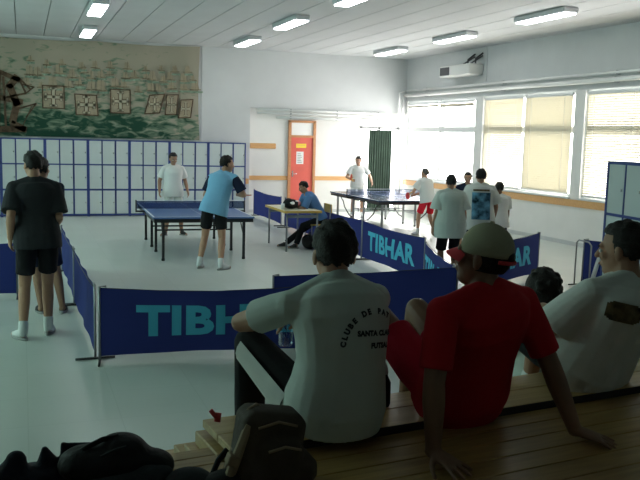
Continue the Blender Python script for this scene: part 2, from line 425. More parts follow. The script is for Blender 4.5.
# door in the far wall
b = MB()
b.bx(6.60, 6.67, YB+.05, YB+.16, 0, 2.42); b.bx(7.29, 7.36, YB+.05, YB+.16, 0, 2.42); b.bx(6.60, 7.36, YB+.05, YB+.16, 2.38, 2.44); b.bx(6.67, 7.29, YB+.05, YB+.15, 1.99, 2.05)
d = struct(b, 'door_1', M['door_wood'], 'red door with wooden frame in the far wall')
b = MB(); b.bx(6.67, 7.29, YB+.085, YB+.12, 0.01, 1.99); b.build('door_leaf', M['red_door'], d)
b = MB(); b.bx(6.67, 7.29, YB+.09, YB+.12, 2.05, 2.38); b.build('transom', M['paper'], d)
b = MB(); b.tube([(6.73, YB+.08, 1.03), (6.73, YB+.03, 1.03), (6.84, YB+.03, 1.03)], .012); b.box((6.73, YB+.082, 1.03), (.04, .01, .16)); b.build('door_handle', M['chrome'], d)
o = MB(); o.bx(6.82, 7.10, YB+.078, YB+.085, 1.72, 1.83)
o.bx(6.85, 7.07, YB+.075, YB+.078, 1.775, 1.785, 1)
tag(o.build('door_sign', [M['yellow'], M['wood_rail']]), 'small yellow sign at the top of the red door', 'sign')
o = MB(); o.bx(6.83, 7.03, YB+.078, YB+.085, 1.29, 1.62)
for k in range(6): o.bx(6.86, 6.99-.02*(k % 3), YB+.075, YB+.078, 1.33+k*.045, 1.345+k*.045, 1)
tag(o.build('notice_paper', [M['paper'], M['grey_metal']]), 'white notice paper stuck to the middle of the red door', 'notice')
o = MB(); o.bx(5.56, 6.26, YB+.085, YB+.12, 1.68, 1.82, 0, .01)
tag(o.build('wooden_board', M['wood_rail']), 'short wooden board high on the wall left of the red door', 'board')

# glazed opening behind the curtain
b = MB()
for x0, x1 in ((8.66, 8.72), (9.78, 9.84), (9.22, 9.28)): b.bx(x0, x1, YB+.14, YB+.24, 0, 2.36)
b.bx(8.66, 9.84, YB+.14, YB+.24, 2.3, 2.36); b.bx(8.66, 9.84, YB+.14, YB+.24, 0, .1)
w = struct(b, 'window_5', M['white_frame'])
g = MB(); g.bx(8.68, 9.82, YB+.188, YB+.192, 0.05, 2.34); g.build('pane', M['glass'], w)
r = thing('curtain', 'dark green curtain hanging over the glazed opening in the far corner', 'curtain', (9.24, YB+.03, 0))
q = MB(); rows = []
N = 60
for z in (.05, .8, 1.6, 2.25):
    rows.append([V((-.35+.70*i/N, .03*math.sin(i*1.05)+.01*math.sin(i*.37+z*2), z)) for i in range(N+1)])
q.loft(rows, 0, True, False); q.build('drape', M['curtain'], r)
q = MB(); q.tube([(-.60, 0, 2.30), (.60, 0, 2.30)], .013); q.build('rod', M['dark'], r)
for k in range(8):
    q = MB(); x = -.32+.64*k/7
    q.tube([(x, .022*math.cos(a), 2.29+.028*math.sin(a)) for a in [2*PI*i/10 for i in range(11)]], .005, 5); q.build('ring', M['dark'], r)

# pipes
for k, (z, rad, lab) in enumerate(((2.69, .028, 'upper white pipe running along the far wall above the red door'), (2.60, .024, 'middle white pipe running along the far wall above the red door'), (2.50, .034, 'lowest thicker white pipe running along the far wall above the red door'))):
    r = thing('heating_pipe', lab, 'pipe', (5.7, YB-.06, z), 0, 'pipes along the far wall')
    q = MB(); q.tube([(0+.5*(k == 2), 0, 0), (3.75, 0, 0)], rad, 10); q.build('pipe_run', M['steel'], r)
    for x in (.9, 2.2, 3.4):
        q = MB(); q.box((x, .02, 0), (.03, .09, rad*2.3)); q.build('bracket', M['grey_metal'], r)
r = thing('heating_pipe', 'white riser pipe standing in the far corner beside the curtain', 'pipe', (9.80, YB-.10, 0), 0)
q = MB(); q.tube([(0, 0, 0), (0, 0, 3.2)], .03, 10); q.build('pipe_run', M['steel'], r)
q = MB(); q.tube([(-.10, 0, 2.4), (-.10, 0, 3.27), (.1, -.02, 3.33)], .022, 10); q.build('pipe_run', M['steel'], r)
ang = math.atan2(wd.y, wd.x)
for z, rad, off, lab in ((3.20, .045, -.09, 'thick white pipe running along the wall just above the windows'), (3.33, .03, -.06, 'thin white pipe running above the thick one over the windows')):
    r = thing('heating_pipe', lab, 'pipe', wp(0, z, off), ang, 'pipes over the windows')
    q = MB(); q.tube([(.1, 0, 0), (12., 0, 0)], rad, 10); q.build('pipe_run', M['steel'], r)
    for x in (1.2, 4.6, 8.1, 11.2):
        q = MB(); q.box((x, -off*.5*-1 if False else .03, 0), (.04, .09, rad*2.5)); q.build('bracket', M['grey_metal'], r)
# air conditioning unit
r = thing('air_conditioner', 'white air conditioning unit hung from brackets high above the far windows', 'air conditioner', wp(3.05, 3.55, -.22), ang)
q = MB(); q.box((0, 0, .12), (1.35, .40, .26), 0, None, .03); q.build('housing', M['ac'], r)
q = MB(); q.box((-.40, -.203, .12), (.42, .012, .19)); q.build('grille', M['dark'], r)
for x in (.3, .62):
    q = MB(); q.tube([(x, .0, .24), (x, .0, .36), (x, .19, .50)], .022, 6); q.tube([(x, -.14, .24), (x, .19, .44)], .018, 6); q.build('bracket', M['dark'], r)

# ceiling lamps
k = 0
names = {0: 'over the row in front of the cloth mural', 1: 'of the middle row', 2: 'of the row near the windows'}
labs = {(0, 0): 'ceiling lamp nearest the top edge above the painted cloth', (0, 1): 'ceiling lamp right above the top of the painted cloth',
        (1, 0): 'ceiling lamp cut by the top edge of the photo, middle row', (1, 1): 'middle row ceiling lamp with shade on its left, second from far wall', (1, 2): 'middle row ceiling lamp closest to the far wall',
        (2, 0): 'longest looking ceiling lamp in the row near the windows', (2, 1): 'ceiling lamp in front of the air conditioning unit, second of the window row', (0, 2): 'ceiling lamp over the middle of the hall, above the top edge of the photo',
        (2, 2): 'small looking ceiling lamp near the far corner above the pipes'}
for (c, i), (x, y) in {(0, 0): (1.27, 14.75), (0, 1): (1.37, 18.3), (1, 0): (4.80, 11.5), (1, 1): (4.78, 14.7), (1, 2): (4.86, 18.1), (2, 0): (8.3, 11.7), (2, 1): (8.45, 15.0), (2, 2): (8.45, 18.1), (0, 2): (1.2, 11.0)}.items():
    r = thing('ceiling_lamp', labs[(c, i)], 'lamp', (x, y, ZC-.001), 0, 'ceiling lamps')
    q = MB(); q.box((0, 0, -.045), (.30, 1.42, .09), 0, None, .02); q.build('housing', M['lamp_body'], r)
    q = MB(); q.box((0, 0, -.10), (.25, 1.36, .03), 0, None, .012); q.build('diffuser', M['lamp'], r)

# painted cloth on the far wall
r = thing('wall_hanging', 'long painted cloth with sailing ships and green sea above the lockers', 'wall hanging', (0, 0, 0))
q = MB(); rows = []
NX, NZ = 70, 16
for j in range(NZ+1):
    row = []
    for i in range(NX+1):
        u = i/NX; v = j/NZ; x = -3.4+u*7.6
        top = 4.085+.085*u-.03*abs(math.sin(u*PI*3.))
        z = 1.86+(top-1.86)*v
        row.append(V((x-.04*math.sin(v*3)*(u > .97), YB-.05-.015*math.sin(u*41)*v-.012*math.sin(u*23+v*4), z)))
    rows.append(row)
q.loft(rows, 0, True, False); q.build('cloth', M['tapestry'], r)
q = MB()
def strip(q, pts, w, mi, y):
    for (x0, z0), (x1, z1) in zip(pts[:-1], pts[1:]):
        d = V((x1-x0, 0, z1-z0)); L = d.length; d.normalize(); n = V((-d.z, 0, d.x))*w/2; e = d*w*.3
        P0 = V((x0, y, z0))-e; P1 = V((x1, y, z1))+e
        q.add([P0-n, P1-n, P1+n, P0+n], [[0, 1, 2, 3]], mi)
Y0 = YB-.085
def sail(q, x, z, w, h, sk=0., pale=False):
    q.add([V((x, Y0, z)), V((x+w, Y0, z+sk*.3)), V((x+w+sk, Y0, z+h+sk*.4)), V((x+sk, Y0, z+h))], [[0, 1, 2, 3]], 0)
    strip(q, [(x, z), (x+w, z+sk*.3), (x+w+sk, z+h+sk*.4), (x+sk, z+h), (x, z)], .028, 1, Y0-.004)
    cx, cz = x+w/2+sk/2, z+h/2+sk*.15
    for ww, mi, y in ((.11, 1, Y0-.005), (.07, 2, Y0-.007)):
        strip(q, [(cx-w*.36, cz), (cx+w*.36, cz)], ww*w/.5, mi, y); strip(q, [(cx, cz-h*.38), (cx, cz+h*.38)], ww*w/.5, mi, y)
        for a, bq in ((-1, 0), (1, 0), (0, -1), (0, 1)):
            px, pz = cx+a*w*.36, cz+bq*h*.38
            strip(q, [(px-abs(bq)*w*.13, pz-abs(a)*h*.13), (px+abs(bq)*w*.13, pz+abs(a)*h*.13)], ww*.7*w/.5, mi, y)
sail(q, .47, 2.53, .48, .52); sail(q, 1.22, 2.40, .50, .48, -.03); sail(q, 2.02, 2.47, .46, .56); sail(q, 2.83, 2.47, .36, .45, .12); sail(q, 3.33, 2.47, .28, .48, .04); sail(q, 3.66, 2.40, .30, .44, .06)
# small distant ships in two rows
rnd = random.Random(3)
for row, (z, n, hh) in enumerate(((3.05, 15, .17), (3.32, 17, .15), (3.55, 11, .12))):
    for i in range(n):
        x = -.05+4.1*(i+.5)/n+rnd.uniform(-.08, .08); zz = z+rnd.uniform(-.06, .06); h = hh*rnd.uniform(.7, 1.4); w = h*.9
        q.add([V((x, Y0, zz)), V((x+w, Y0, zz)), V((x+w*.8, Y0, zz+h)), V((x+w*.1, Y0, zz+h))], [[0, 1, 2, 3]], 0)
        strip(q, [(x-.03, zz), (x+w+.04, zz+rnd.uniform(-.02,.02))], .026, 4, Y0-.003); strip(q, [(x+w/2, zz-.03), (x+w/2+.01, zz+h*1.1)], .012, 4, Y0-.004)
        strip(q, [(x, zz-.06), (x+w*1.4, zz-.05)], .045, 3, Y0-.002)
# big dark ship at the left end
for pts, w in (([(-.55, 1.95), (-.5, 3.3)], .14), ([(-1.5, 1.98), (.05, 2.02), (-.2, 2.15)], .14), ([(-1.3, 3.05), (-.55, 3.35), (-.05, 3.15)], .10), ([(-.2, 2.2), (-.1, 2.6), (-.25, 3.0), (-.1, 3.2)], .16),
               ([(-.05, 2.5), (.32, 2.62), (.1, 2.3)], .035), ([(-.3, 2.75), (.1, 2.85), (-.05, 3.2), (.2, 2.95)], .045), ([(-.35, 2.1), (-.38, 3.2)], .05), ([(.0, 2.05), (.22, 2.55)], .02), ([(-.6, 2.75), (0., 2.65)], .12), ([(.05, 3.05), (.28, 3.0), (.1, 2.85)], .03)):
    strip(q, pts, w, 1, Y0-.004)
q.build('painted_ships', [M['sail'], M['sail_line'], M['sail_pale'], M['wash'], M['faint']], r)

# ------------------------------------------------------------------ lockers
def make_lockers(label, group):
    """three columns by three rows, base at the left front foot, front faces -Y"""
    r = thing('locker_cabinet', label, 'lockers', (0, 0, 0), 0, group)
    Wd = .96; D = .46; T = .03
    q = MB()
    q.bx(0, Wd, .03, D, .04, 1.82)                       # carcass
    q.bx(0, T, 0, .03, 0.0, 1.82); q.bx(Wd-T, Wd, 0, .03, 0.0, 1.82)
    for z in (0.02, .615, 1.215, 1.79): q.bx(0, Wd, 0, .031, z, z+.03)
    for x in (.32, .64): q.bx(x-.008, x+.008, 0.004, .031, .02, 1.8)
    q.build('cabinet_body', M['locker_blue'], r)
    q = MB(); q.box((.14, .012, .29), (.275, .016, .555), 0, None, .004)
    me = None
    for i, x0 in enumerate((.03, .335, .65)):
        for z0 in (.05, .645, 1.23):
            if me is None:
                o = q.build('door', [M['locker_door'], M['locker_blue']], r); me = o.data
                k = MB(); k.box((.25, .002, .28), (.018, .014, .03)); h = k.build('lock', M['chrome'], o); hm = h.data
            else:
                o = bpy.data.objects.new('door', me); C.objects.link(o); o.parent = r
                h = bpy.data.objects.new('lock', hm); C.objects.link(h); h.parent = o
            o.location = (x0, 0, z0)
    return r
L0 = make_lockers('blue framed locker block at the right end of the row, behind the light blue player', 'lockers along the far wall')
L0.location = (5.29-.96, 19.7, 0)
ll = ['blue framed locker block second from right end, between the two table tennis players', 'blue framed locker block directly behind the man in the white T-shirt', 'blue framed locker block left of the table net, fourth from the right end',
      'blue framed locker block fifth from right end, under two middle painted sails', 'blue framed locker block sixth from right end, right of the man in black', 'blue framed locker block at the left edge, behind the man in black']
for i, t in enumerate(ll):
    c = copy_tree(L0); c.location = (5.29-.96*(i+2), 19.7, 0); c['label'] = t
c = copy_tree(L0); c['label'] = 'tall locker block standing free at the right edge behind the man in white'; c['group'] = 'free standing lockers'
c.location = (6.21, 7.40, 0); c.rotation_euler = (0, 0, -PI/2-.14); c.scale = (1.1, 1, 1.0)
e = copy_tree(c); e['label'] = 'second free standing locker block, beyond the right edge of the photo'
dv = V((math.cos(-PI/2-.14), math.sin(-PI/2-.14), 0)); e.location = V((6.21, 7.40, 0))+dv*1.07

# ------------------------------------------------------------------ court barriers
def barrier(p0, p1, label, text=True, h=.66, sag=.03, bow=.03, flip=False, tscale=1., shift=0., low=.05):
    """cloth panel between two posts with feet, the print on its right-to-left facing side"""
    p0 = V((p0[0], p0[1], 0)); p1 = V((p1[0], p1[1], 0)); d = p1-p0; L = d.length
    r = thing('court_barrier', label, 'barrier', (p0+p1)/2, math.atan2(d.y, d.x), 'court barriers')
    def f(u, v, off=0.):
        return V((u*L/2, -bow*(1-u*u)*math.sin(v*PI*.9)-off-.012*math.sin(u*9+v*3)*(1-abs(u)), low+(h-low)*v-sag*(1-u*u)*v+ .02*(1-v)*(1-u*u)))
    q = MB(); q.loft([[f(-1+2*i/28, j/8) for i in range(29)] for j in range(9)], 0, True, False)
    cl = q.build('banner', M['navy'], r)
    if text:
        vs, fs = text_mesh('TIBHAR', .42*tscale, .020)
        sg = -1 if flip else 1
        out = []
        for p in vs:
            u = max(-.98, min(.98, (sg*p.x*1.14+shift)/(L/2))); v = .5+(p.y-.0)/(h-low)
            out.append(f(u, v, .006 if not flip else -.006))
        q = MB(); q.add(out, fs, 0, False); q.build('lettering', M['cyan'], cl)
    for u in (-1, 1):
        q = MB(); q.tube([(u*L/2, 0, .01), (u*L/2, 0, h+.01), (u*(L/2-.06), 0, h+.012)], .011, 8); q.build('post', M['grey_metal'], r)
        q = MB(); q.tube([(u*L/2, -.17, .012), (u*L/2, .17, .012)], .011, 8); q.build('foot', M['black_metal'], r)
    q = MB(); q.tube([(-L/2, .012, h-.004), (-L/4, .014, h-sag*.8), (0, .012, h-sag-.006), (L/4, .014, h-sag*.8), (L/2, .012, h-.004)], .004, 5); q.build('top_cord', M['black_metal'], r)
    return r
barrier((.60, 7.06), (2.62, 6.80), 'navy barrier with big cyan lettering nearest the crouched left spectator', sag=.045, tscale=.93, shift=.10)
barrier((2.25, 7.30), (4.35, 7.42), 'plain navy barrier behind the two seated spectators', text=False, sag=.01)
barrier((.57, 7.15), (.53, 9.5), 'navy side barrier running back from the near left corner', flip=False)
barrier((.53, 9.55), (.50, 11.9), 'farther navy side barrier beside the legs of the man in black')
barrier((-2.4, 10.16), (-.09, 10.13), 'dark navy barrier at the left edge behind the man in black', text=False)
barrier((5.26, 12.1), (5.2, 9.78), 'navy barrier with readable cyan lettering below the far table', flip=False, tscale=1.)
barrier((5.36, 14.45), (5.27, 12.15), 'navy barrier beside the desk, behind the boy in blue', text=False)
barrier((5.42, 16.8), (5.37, 14.5), 'navy barrier just beyond the desk, behind the boy', text=False)
barrier((5.46, 19.5), (5.43, 17.1), 'farthest navy barrier beginning by the end of the wall lockers', text=False)
barrier((4.98, 9.36), (4.36, 7.5), 'bright blue lit barrier seen at a slant left of the cap wearer', text=True)
barrier((5.36, 8.93), (7.3, 10.09), 'navy barrier behind the cap wearer with its last letter showing', text=True, tscale=.95, shift=-.02)
barrier((7.45, 9.25), (8.9, 8.0), 'navy barrier in its frame left of the free standing lockers', text=False)
r = thing('barrier_frame', 'thin empty wire frame standing left of the free standing lockers', 'frame', (7.33, 9.12, 0))
q = MB(); q.tube([(-.02, -.2, .01), (-.02, -.2, .62), (.0, -.12, .66), (.04, .14, .66), (.05, .2, .62), (.05, .2, .01)], .011, 8); q.build('hoop', M['grey_metal'], r)
q = MB(); q.tube([(-.12, -.2, .012), (.1, -.2, .012)], .01, 6); q.tube([(-.05, .2, .012), (.15, .2, .012)], .01, 6); q.build('foot', M['black_metal'], r)
q = MB(); q.tube([(7.40, 9.0, .03), (7.62, 9.02, .70)], .03, 8)
tag(q.build('pale_pole', M['white_frame']), 'pale pole leaning against the barrier left of the free standing lockers', 'pole')

# ------------------------------------------------------------------ table tennis tables
def tt_table(label, loc, rz, top, legm, h=.70, curved=False, L=2.74, Wd=1.62):
    r = thing('table_tennis_table', label, 'table tennis table', loc, rz, 'table tennis tables')
    for sgn in (-1, 1):
        q = MB(); q.bx(-Wd/2, Wd/2, .004*sgn, sgn*L/2, h-.028, h, 0)
        t = q.build('tabletop', top, r)
        k = MB(); e = .0015
        for x0, x1 in ((-Wd/2, -Wd/2+.025), (Wd/2-.025, Wd/2), (-.003, .003)): k.bx(x0, x1, .004*sgn, sgn*L/2, h, h+e)
        k.bx(-Wd/2, Wd/2, sgn*(L/2-.025), sgn*L/2, h, h+e); k.build('line_marking', M['line_white'], t)
        q = MB()
        for x in (-Wd/2+.03, Wd/2-.03): q.bx(x-.015, x+.015, sgn*.03, sgn*(L/2-.02), h-.09, h-.028)
        for y in (.04, L/2-.04): q.bx(-Wd/2+.02, Wd/2-.02, sgn*y-.015, sgn*y+.015, h-.09, h-.028)
        q.build('apron', M['black_metal'], r)
        for y in (.31, 1.30):
            for x in (-Wd/2+.16, Wd/2-.16):
                q = MB(); q.bx(x-.02, x+.02, sgn*y-.02, sgn*y+.02, .03, h-.03); lg = q.build('leg', legm, r)
                q = MB(); q.tube([(x, sgn*y, 0), (x, sgn*y, .035)], .028, 10); q.build('foot_pad', M['shoe_black'], lg)
            q = MB(); q.bx(-Wd/2+.16, Wd/2-.16, sgn*y-.012, sgn*y+.012, h-.34, h-.315)
            if y < 1: q.build('crossbar', legm, r)
        for x in (-Wd/2+.16, Wd/2-.16):
            q = MB()
            if curved: q.tube([(x, sgn*.32, .16), (x, sgn*.55, .2), (x, sgn*.85, .36), (x, sgn*.95, .5), (x, sgn*1.1, .58)], .014, 6)
            else: q.tube([(x, sgn*1.3, .36), (x, sgn*1.02, h-.08)], .011, 6)
            q.build('brace', M['black_metal'], r)
    return r
def tt_net(label, loc, rz, h=.70, Wd=1.62, nm='net'):
    r = thing('table_net', label, 'net', loc, rz, 'table nets')
    q = MB(); q.bx(-Wd/2-.14, Wd/2+.14, -.003, .003, h+.01, h+.145); q.build('mesh', M[nm], r)
    q = MB(); q.bx(-Wd/2-.14, Wd/2+.14, -.006, .006, h+.145, h+.160); q.build('tape', M['line_white'], r)
    for s in (-1, 1):
        q = MB(); q.tube([(s*(Wd/2+.14), 0, h-.05), (s*(Wd/2+.14), 0, h+.16)], .013, 8); q.box((s*(Wd/2+.06), 0, h-.035), (.18, .05, .03)); q.build('post', M['black_metal'], r)
    return r
tt_table('blue table tennis table between the light blue player and the lockers', (2.76, 13.9, 0), -.038, M['table_top'], M['black_metal'])
tt_net('low dark net with white tape across the blue table near the lockers', (2.76, 13.9, 0), -.038)
tt_table('far table tennis table in glare near the windows and green curtain', (7.9, 16.95, 0), -.0, M['table_dark'], M['grey_metal'], curved=True, L=2.9, Wd=1.62)
tt_net('net across the far table in the glare by the windows', (7.9, 16.95, 0), 0, nm='net_lit')

def bat(label, c, d, n, colr):
    """paddle: c = blade centre, d = direction from handle to blade, n = blade normal"""
    c, d, n = V(c), V(d).normalized(), V(n); n = (n-d*n.dot(d)).normalized(); a = d.cross(n)
    r = thing('table_tennis_bat', label, 'bat', c, 0, 'table tennis bats')
    for sg, mt, nm in ((-1, M['red'], 'rubber_face'), (1, M['black_cloth'], 'rubber_face')):
        q = MB(); ring = lambda o, rr: [d*math.cos(t)*rr+a*math.sin(t)*rr*.95+n*o for t in [2*PI*i/24 for i in range(24)]]
        q.loft([ring(sg*.002, .078), ring(sg*.005, .078)], 0, False); q.build(nm, mt, r)
    q = MB(); q.loft([ring(-.002, .079), ring(.002, .079)], 0, False); q.build('blade', M['desk_edge'], r)
    q = MB(); q.tube([-d*.06, -d*.11, -d*.175], [.012, .013, .015], 10); q.build('handle', M['desk_edge'], r)
    return r

# ------------------------------------------------------------------ desk, chair and things on the desk
r = thing('desk', 'pale desk with yellow edge in front of the seated boy in blue', 'desk', (4.60, 13.8, 0), -.02)
q = MB(); q.box((0, 0, .705), (.66, 1.26, .03)); q.build('desktop', M['desk_top'], r)
q = MB()
for s in (-1, 1): q.box((0, s*.635, .703), (.69, .012, .04)); q.box((s*.336, 0, .703), (.012, 1.28, .04))
q.build('edge_band', M['desk_edge'], r)
for sx in (-1, 1):
    for sy in (-1, 1):
        q = MB(); q.tube([(sx*.28, sy*.57, 0), (sx*.28, sy*.57, .69)], .017, 8); q.build('leg', M['grey_metal'], r)
for s in (-1, 1):
    q = MB(); q.box((0, s*.57, .62), (.56, .02, .05)); q.build('rail', M['grey_metal'], r)
r = thing('chair', 'wooden school chair under the boy in blue at the desk', 'chair', (5.06, 13.72, 0), 0)
q = MB(); q.box((0, 0, .43), (.38, .40, .02), 0, None, .008); q.build('seat', M['desk_edge'], r)
q = MB(); q.box((.20, 0, .72), (.02, .38, .16), 0, None, .008); q.build('backrest', M['desk_edge'], r)
for sx in (-1, 1):
    for sy in (-1, 1):
        q = MB(); q.tube([(sx*.18, sy*.18, 0), (sx*.17, sy*.17, .42)] + ([(.19, sy*.17, .8)] if sx > 0 else []), .012, 8); q.build('leg', M['grey_metal'], r)
r = thing('bat_case', 'black bag with white and pink patches lying on the desk', 'bag', (4.50, 13.62, .72), .3)
q = MB()
for c, ax in (((0, 0, .09), (.15, .14, .09)), ((.1, .06, .07), (.1, .09, .07)), ((-.08, -.05, .12), (.09, .09, .08))): q.ell(c, (V((ax[0], 0, 0)), V((0, ax[1], 0)), V((0, 0, ax[2]))))
bo = q.remesh('body', M['bag_black'], r, .012)
q = MB(); q.ell((-.06, -.135, .12), (V((.05, 0, 0)), V((0, .03, .02)), V((0, 0, .02)))); q.ell((.04, -.135, .15), (V((.03, 0, 0)), V((0, .03, 0)), V((0, 0, .012)))); q.build('white_patch', M['paper'], r)
q = MB(); q.ell((.12, -.05, .10), (V((.06, 0, 0)), V((0, .06, 0)), V((0, 0, .05)))); q.build('pink_patch', M['pink'], r)
q = MB(); q.loft([[V((rr*math.cos(2*PI*i/16), rr*math.sin(2*PI*i/16), z)) for i in range(16)] for z, rr in ((0, .028), (.10, .036), (.10, .032), (.01, .026))], 0, True)
o = q.build('paper_cup', M['paper'], None, (4.33, 13.55, .72)); tag(o, 'small white cup at the left end of the desk', 'cup')
r = thing('sports_bag', 'black bag on the floor under the chair of the boy in blue', 'bag', (4.84, 13.52, 0), 1.2)
q = MB(); q.ell((0, 0, .12), (V((.26, 0, 0)), V((0, .14, 0)), V((0, 0, .12)))); q.ell((.08, .02, .14), (V((.16, 0, 0)), V((0, .13, 0)), V((0, 0, .12)))); q.remesh('body', M['bag_black'], r, .015)
q = MB(); q.tube([(-.12, 0, .22), (-.06, 0, .29), (.06, 0, .3), (.12, 0, .24)], .012, 6); q.build('handle', M['bag_grey'], r)
q = MB(); q.box((0, 0, .08), (.26, .16, .16), 0, None, .05)
o = q.build('cloth_bundle', M['navy_cloth'], None, (8.5, 15.85, .702)); tag(o, 'dark blue bag lying on the near right corner of the far table', 'bag')
q = MB(); q.ell((0, 0, .02), (V((.02, 0, 0)), V((0, .02, 0)), V((0, 0, .02)))); o = q.build('table_tennis_ball', mat('orange ball', (.9, .30, .08), .5), None, (2.80, 12.95, .7015)); o.scale = (1.25,)*3
tag(o, 'orange ball lying on the near half of the blue table', 'ball')

# ------------------------------------------------------------------ bleacher (turned about six degrees from the hall)
BA = math.radians(6.34); BO = V((.65, 2.74, 0))
bl = thing('bleacher', 'tiered wooden bleacher the spectators sit on', 'bleacher', BO, BA)
q = MB(); v = -.128
while v > -1.55:
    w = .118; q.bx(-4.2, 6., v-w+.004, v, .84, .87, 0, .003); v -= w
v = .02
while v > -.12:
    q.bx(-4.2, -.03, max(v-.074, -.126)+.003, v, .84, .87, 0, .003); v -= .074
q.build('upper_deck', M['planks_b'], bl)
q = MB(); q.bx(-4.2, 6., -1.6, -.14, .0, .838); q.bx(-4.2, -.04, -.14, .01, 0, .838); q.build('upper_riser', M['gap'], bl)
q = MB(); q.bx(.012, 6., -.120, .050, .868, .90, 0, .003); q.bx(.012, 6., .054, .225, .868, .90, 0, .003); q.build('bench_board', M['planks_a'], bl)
q = MB(); q.bx(.012, 6., -.1245, -.1205, .845, .899); q.build('bench_edge_shade', M['gap'], bl)  # dark strip paints the shade along the bench board's back edge
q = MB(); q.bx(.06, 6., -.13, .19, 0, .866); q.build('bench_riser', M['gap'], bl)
for k, (u, vv, z) in enumerate(((-.007, .26, .845), (-.041, .292, .785))):
    q = MB(); q.bx(u, 6., .0 if k else .0, vv, z-.055, z, 0, .004); q.build('end_step', M['planks_a'], bl)
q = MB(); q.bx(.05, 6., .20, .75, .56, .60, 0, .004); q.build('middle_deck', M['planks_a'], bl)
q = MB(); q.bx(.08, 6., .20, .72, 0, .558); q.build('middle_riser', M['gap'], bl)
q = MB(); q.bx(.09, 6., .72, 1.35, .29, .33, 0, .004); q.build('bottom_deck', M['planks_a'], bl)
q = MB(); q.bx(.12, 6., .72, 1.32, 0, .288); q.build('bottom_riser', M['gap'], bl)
def bw(u, v, z): return BO + V((u*math.cos(BA)-v*math.sin(BA), u*math.sin(BA)+v*math.cos(BA), z))

# ------------------------------------------------------------------ people
def ik(a, c, l1, l2, pole):
    a, c = V(a), V(c); d = c-a; D = min(max(d.length, 1e-4), (l1+l2)*.999); n = d.normalized()
    x = (l1*l1-l2*l2+D*D)/(2*D); h = math.sqrt(max(l1*l1-x*x, 0)); p = V(pole); p = p-n*p.dot(n)
    if p.length < 1e-4: p = V((0, 1, 0))
    return a+n*x+p.normalized()*h

def solve(s, pel, neck, footL, footR, wrL, wrR, rp=(1, 0, 0), rc=(1, 0, 0), hf=(0, 1, 0), headoff=(0, .025, .140), kp=(0, 1, 0), el=((-.3, -1, -.2), (.3, -1, -.2)), toes=None, shw=.175, tips=(None, None)):
    J = {}; rp = V(rp).normalized(); rc = V(rc).normalized(); pel = V(pel); neck = V(neck); hf = V(hf).normalized()
    J['s'] = s; J['pel'] = pel; J['neck'] = neck; J['rp'] = rp; J['rc'] = rc; J['hf'] = hf; J['head'] = neck+V(headoff)*s
    for sd, sg, ft, wr, e, ti in (('L', -1, footL, wrL, el[0], tips[0]), ('R', 1, footR, wrR, el[1], tips[1])):
        hip = pel+rp*sg*.092*s-V((0, 0, .02*s)); J['hip'+sd] = hip
        an = V(ft)+V((0, 0, .085*s)); J['an'+sd] = an; J['kn'+sd] = ik(hip, an, .43*s, .42*s, kp if not isinstance(kp, dict) else kp[sd])
        sh = neck+rc*sg*shw*s-V((0, 0, .055*s)); J['sh'+sd] = sh
        if wr is None: wr = sh+V((rc.x*sg*.08*s, rc.y*sg*.08*s+.04*s, -.525*s))
        J['wr'+sd] = V(wr); J['el'+sd] = ik(sh, wr, .285*s, .255*s, e)
        t = V(toes[0 if sg < 0 else 1]) if toes else V((sg*.2, 1, 0)); J['toe'+sd] = an+t.normalized()*.17*s-V((0, 0, .06*s))
        J['hd'+sd] = V(ti) if ti else (J['wr'+sd]-J['el'+sd])
    return J

def hand(q, wr, d, pn, side, curl, s, spread=.16):
    """palm, four fingers and a thumb as tapered chains; pn = direction the palm faces"""
    wr = V(wr); d = V(d).normalized(); pn = V(pn); pn = (pn-d*pn.dot(d))
    if pn.length < 1e-3: pn = d.cross(V((1, 0, 0)))
    pn.normalize(); t = d.cross(pn)*side
    rr = .0095*s
    k0 = wr+d*.092*s
    rings = []
    for u, w, th in ((-.02, .026, .022), (.015, .032, .020), (.055, .040, .017), (.095, .041, .013)):
        c = wr+d*u*s; rings.append([c+t*w*s*math.cos(2*PI*j/12)+pn*th*s*math.sin(2*PI*j/12) for j in range(12)])
    q.loft(rings)
    for i, (off, L) in enumerate(((.030, .072), (.010, .080), (-.011, .074), (-.031, .058))):
        p = wr+d*.082*s+t*off*s; dd = (d+t*(off/.03)*spread).normalized(); r0 = rr
        for seg, (f, cu) in enumerate(((.42, .35), (.32, .45), (.26, .35))):
            a = curl*cu*1.6; dd = (dd*math.cos(a)+pn*math.sin(a)).normalized()
            e = p+dd*L*f*s; q.cap(p, e, r0, r0*.92, 8); p = e; r0 *= .92
    p = wr+d*.025*s+t*.026*s; dd = (d*.55+t*.8+pn*.25).normalized()
    for L, r0 in ((.042, .0125), (.032, .0105), (.026, .0095)):
        e = p+dd*L*s; q.cap(p, e, r0*s, r0*.9*s, 8); p = e; dd = (dd*.9+d*.35+pn*curl*.4).normalized()

def spine(J, slouch):
    P, N = J['pel'], J['neck']; up = (N-P); back = J['rp'].cross(V((0, 0, 1)))  # right x up = forward
    fwd = V((0, 0, 1)).cross(J['rp']).normalized(); c = (P+N)/2-fwd*slouch
    def at(t):
        if t < 0: return P+(c-P).normalized()*t*up.length if slouch else P+up*t
        if t > 1: return N+(N-c).normalized()*(t-1)*up.length
        return P*(1-t)**2+c*2*t*(1-t)+N*t*t
    def frame(t):
        a, b2 = at(min(max(t-.05, 0), .9)), at(min(max(t+.05, .06), 1)); u = (b2-a).normalized()
        r = J['rp'].lerp(J['rc'], min(max(t, 0), 1)); r = (r-u*r.dot(u)).normalized(); f = u.cross(r)
        return at(t), r, f, u
    return frame

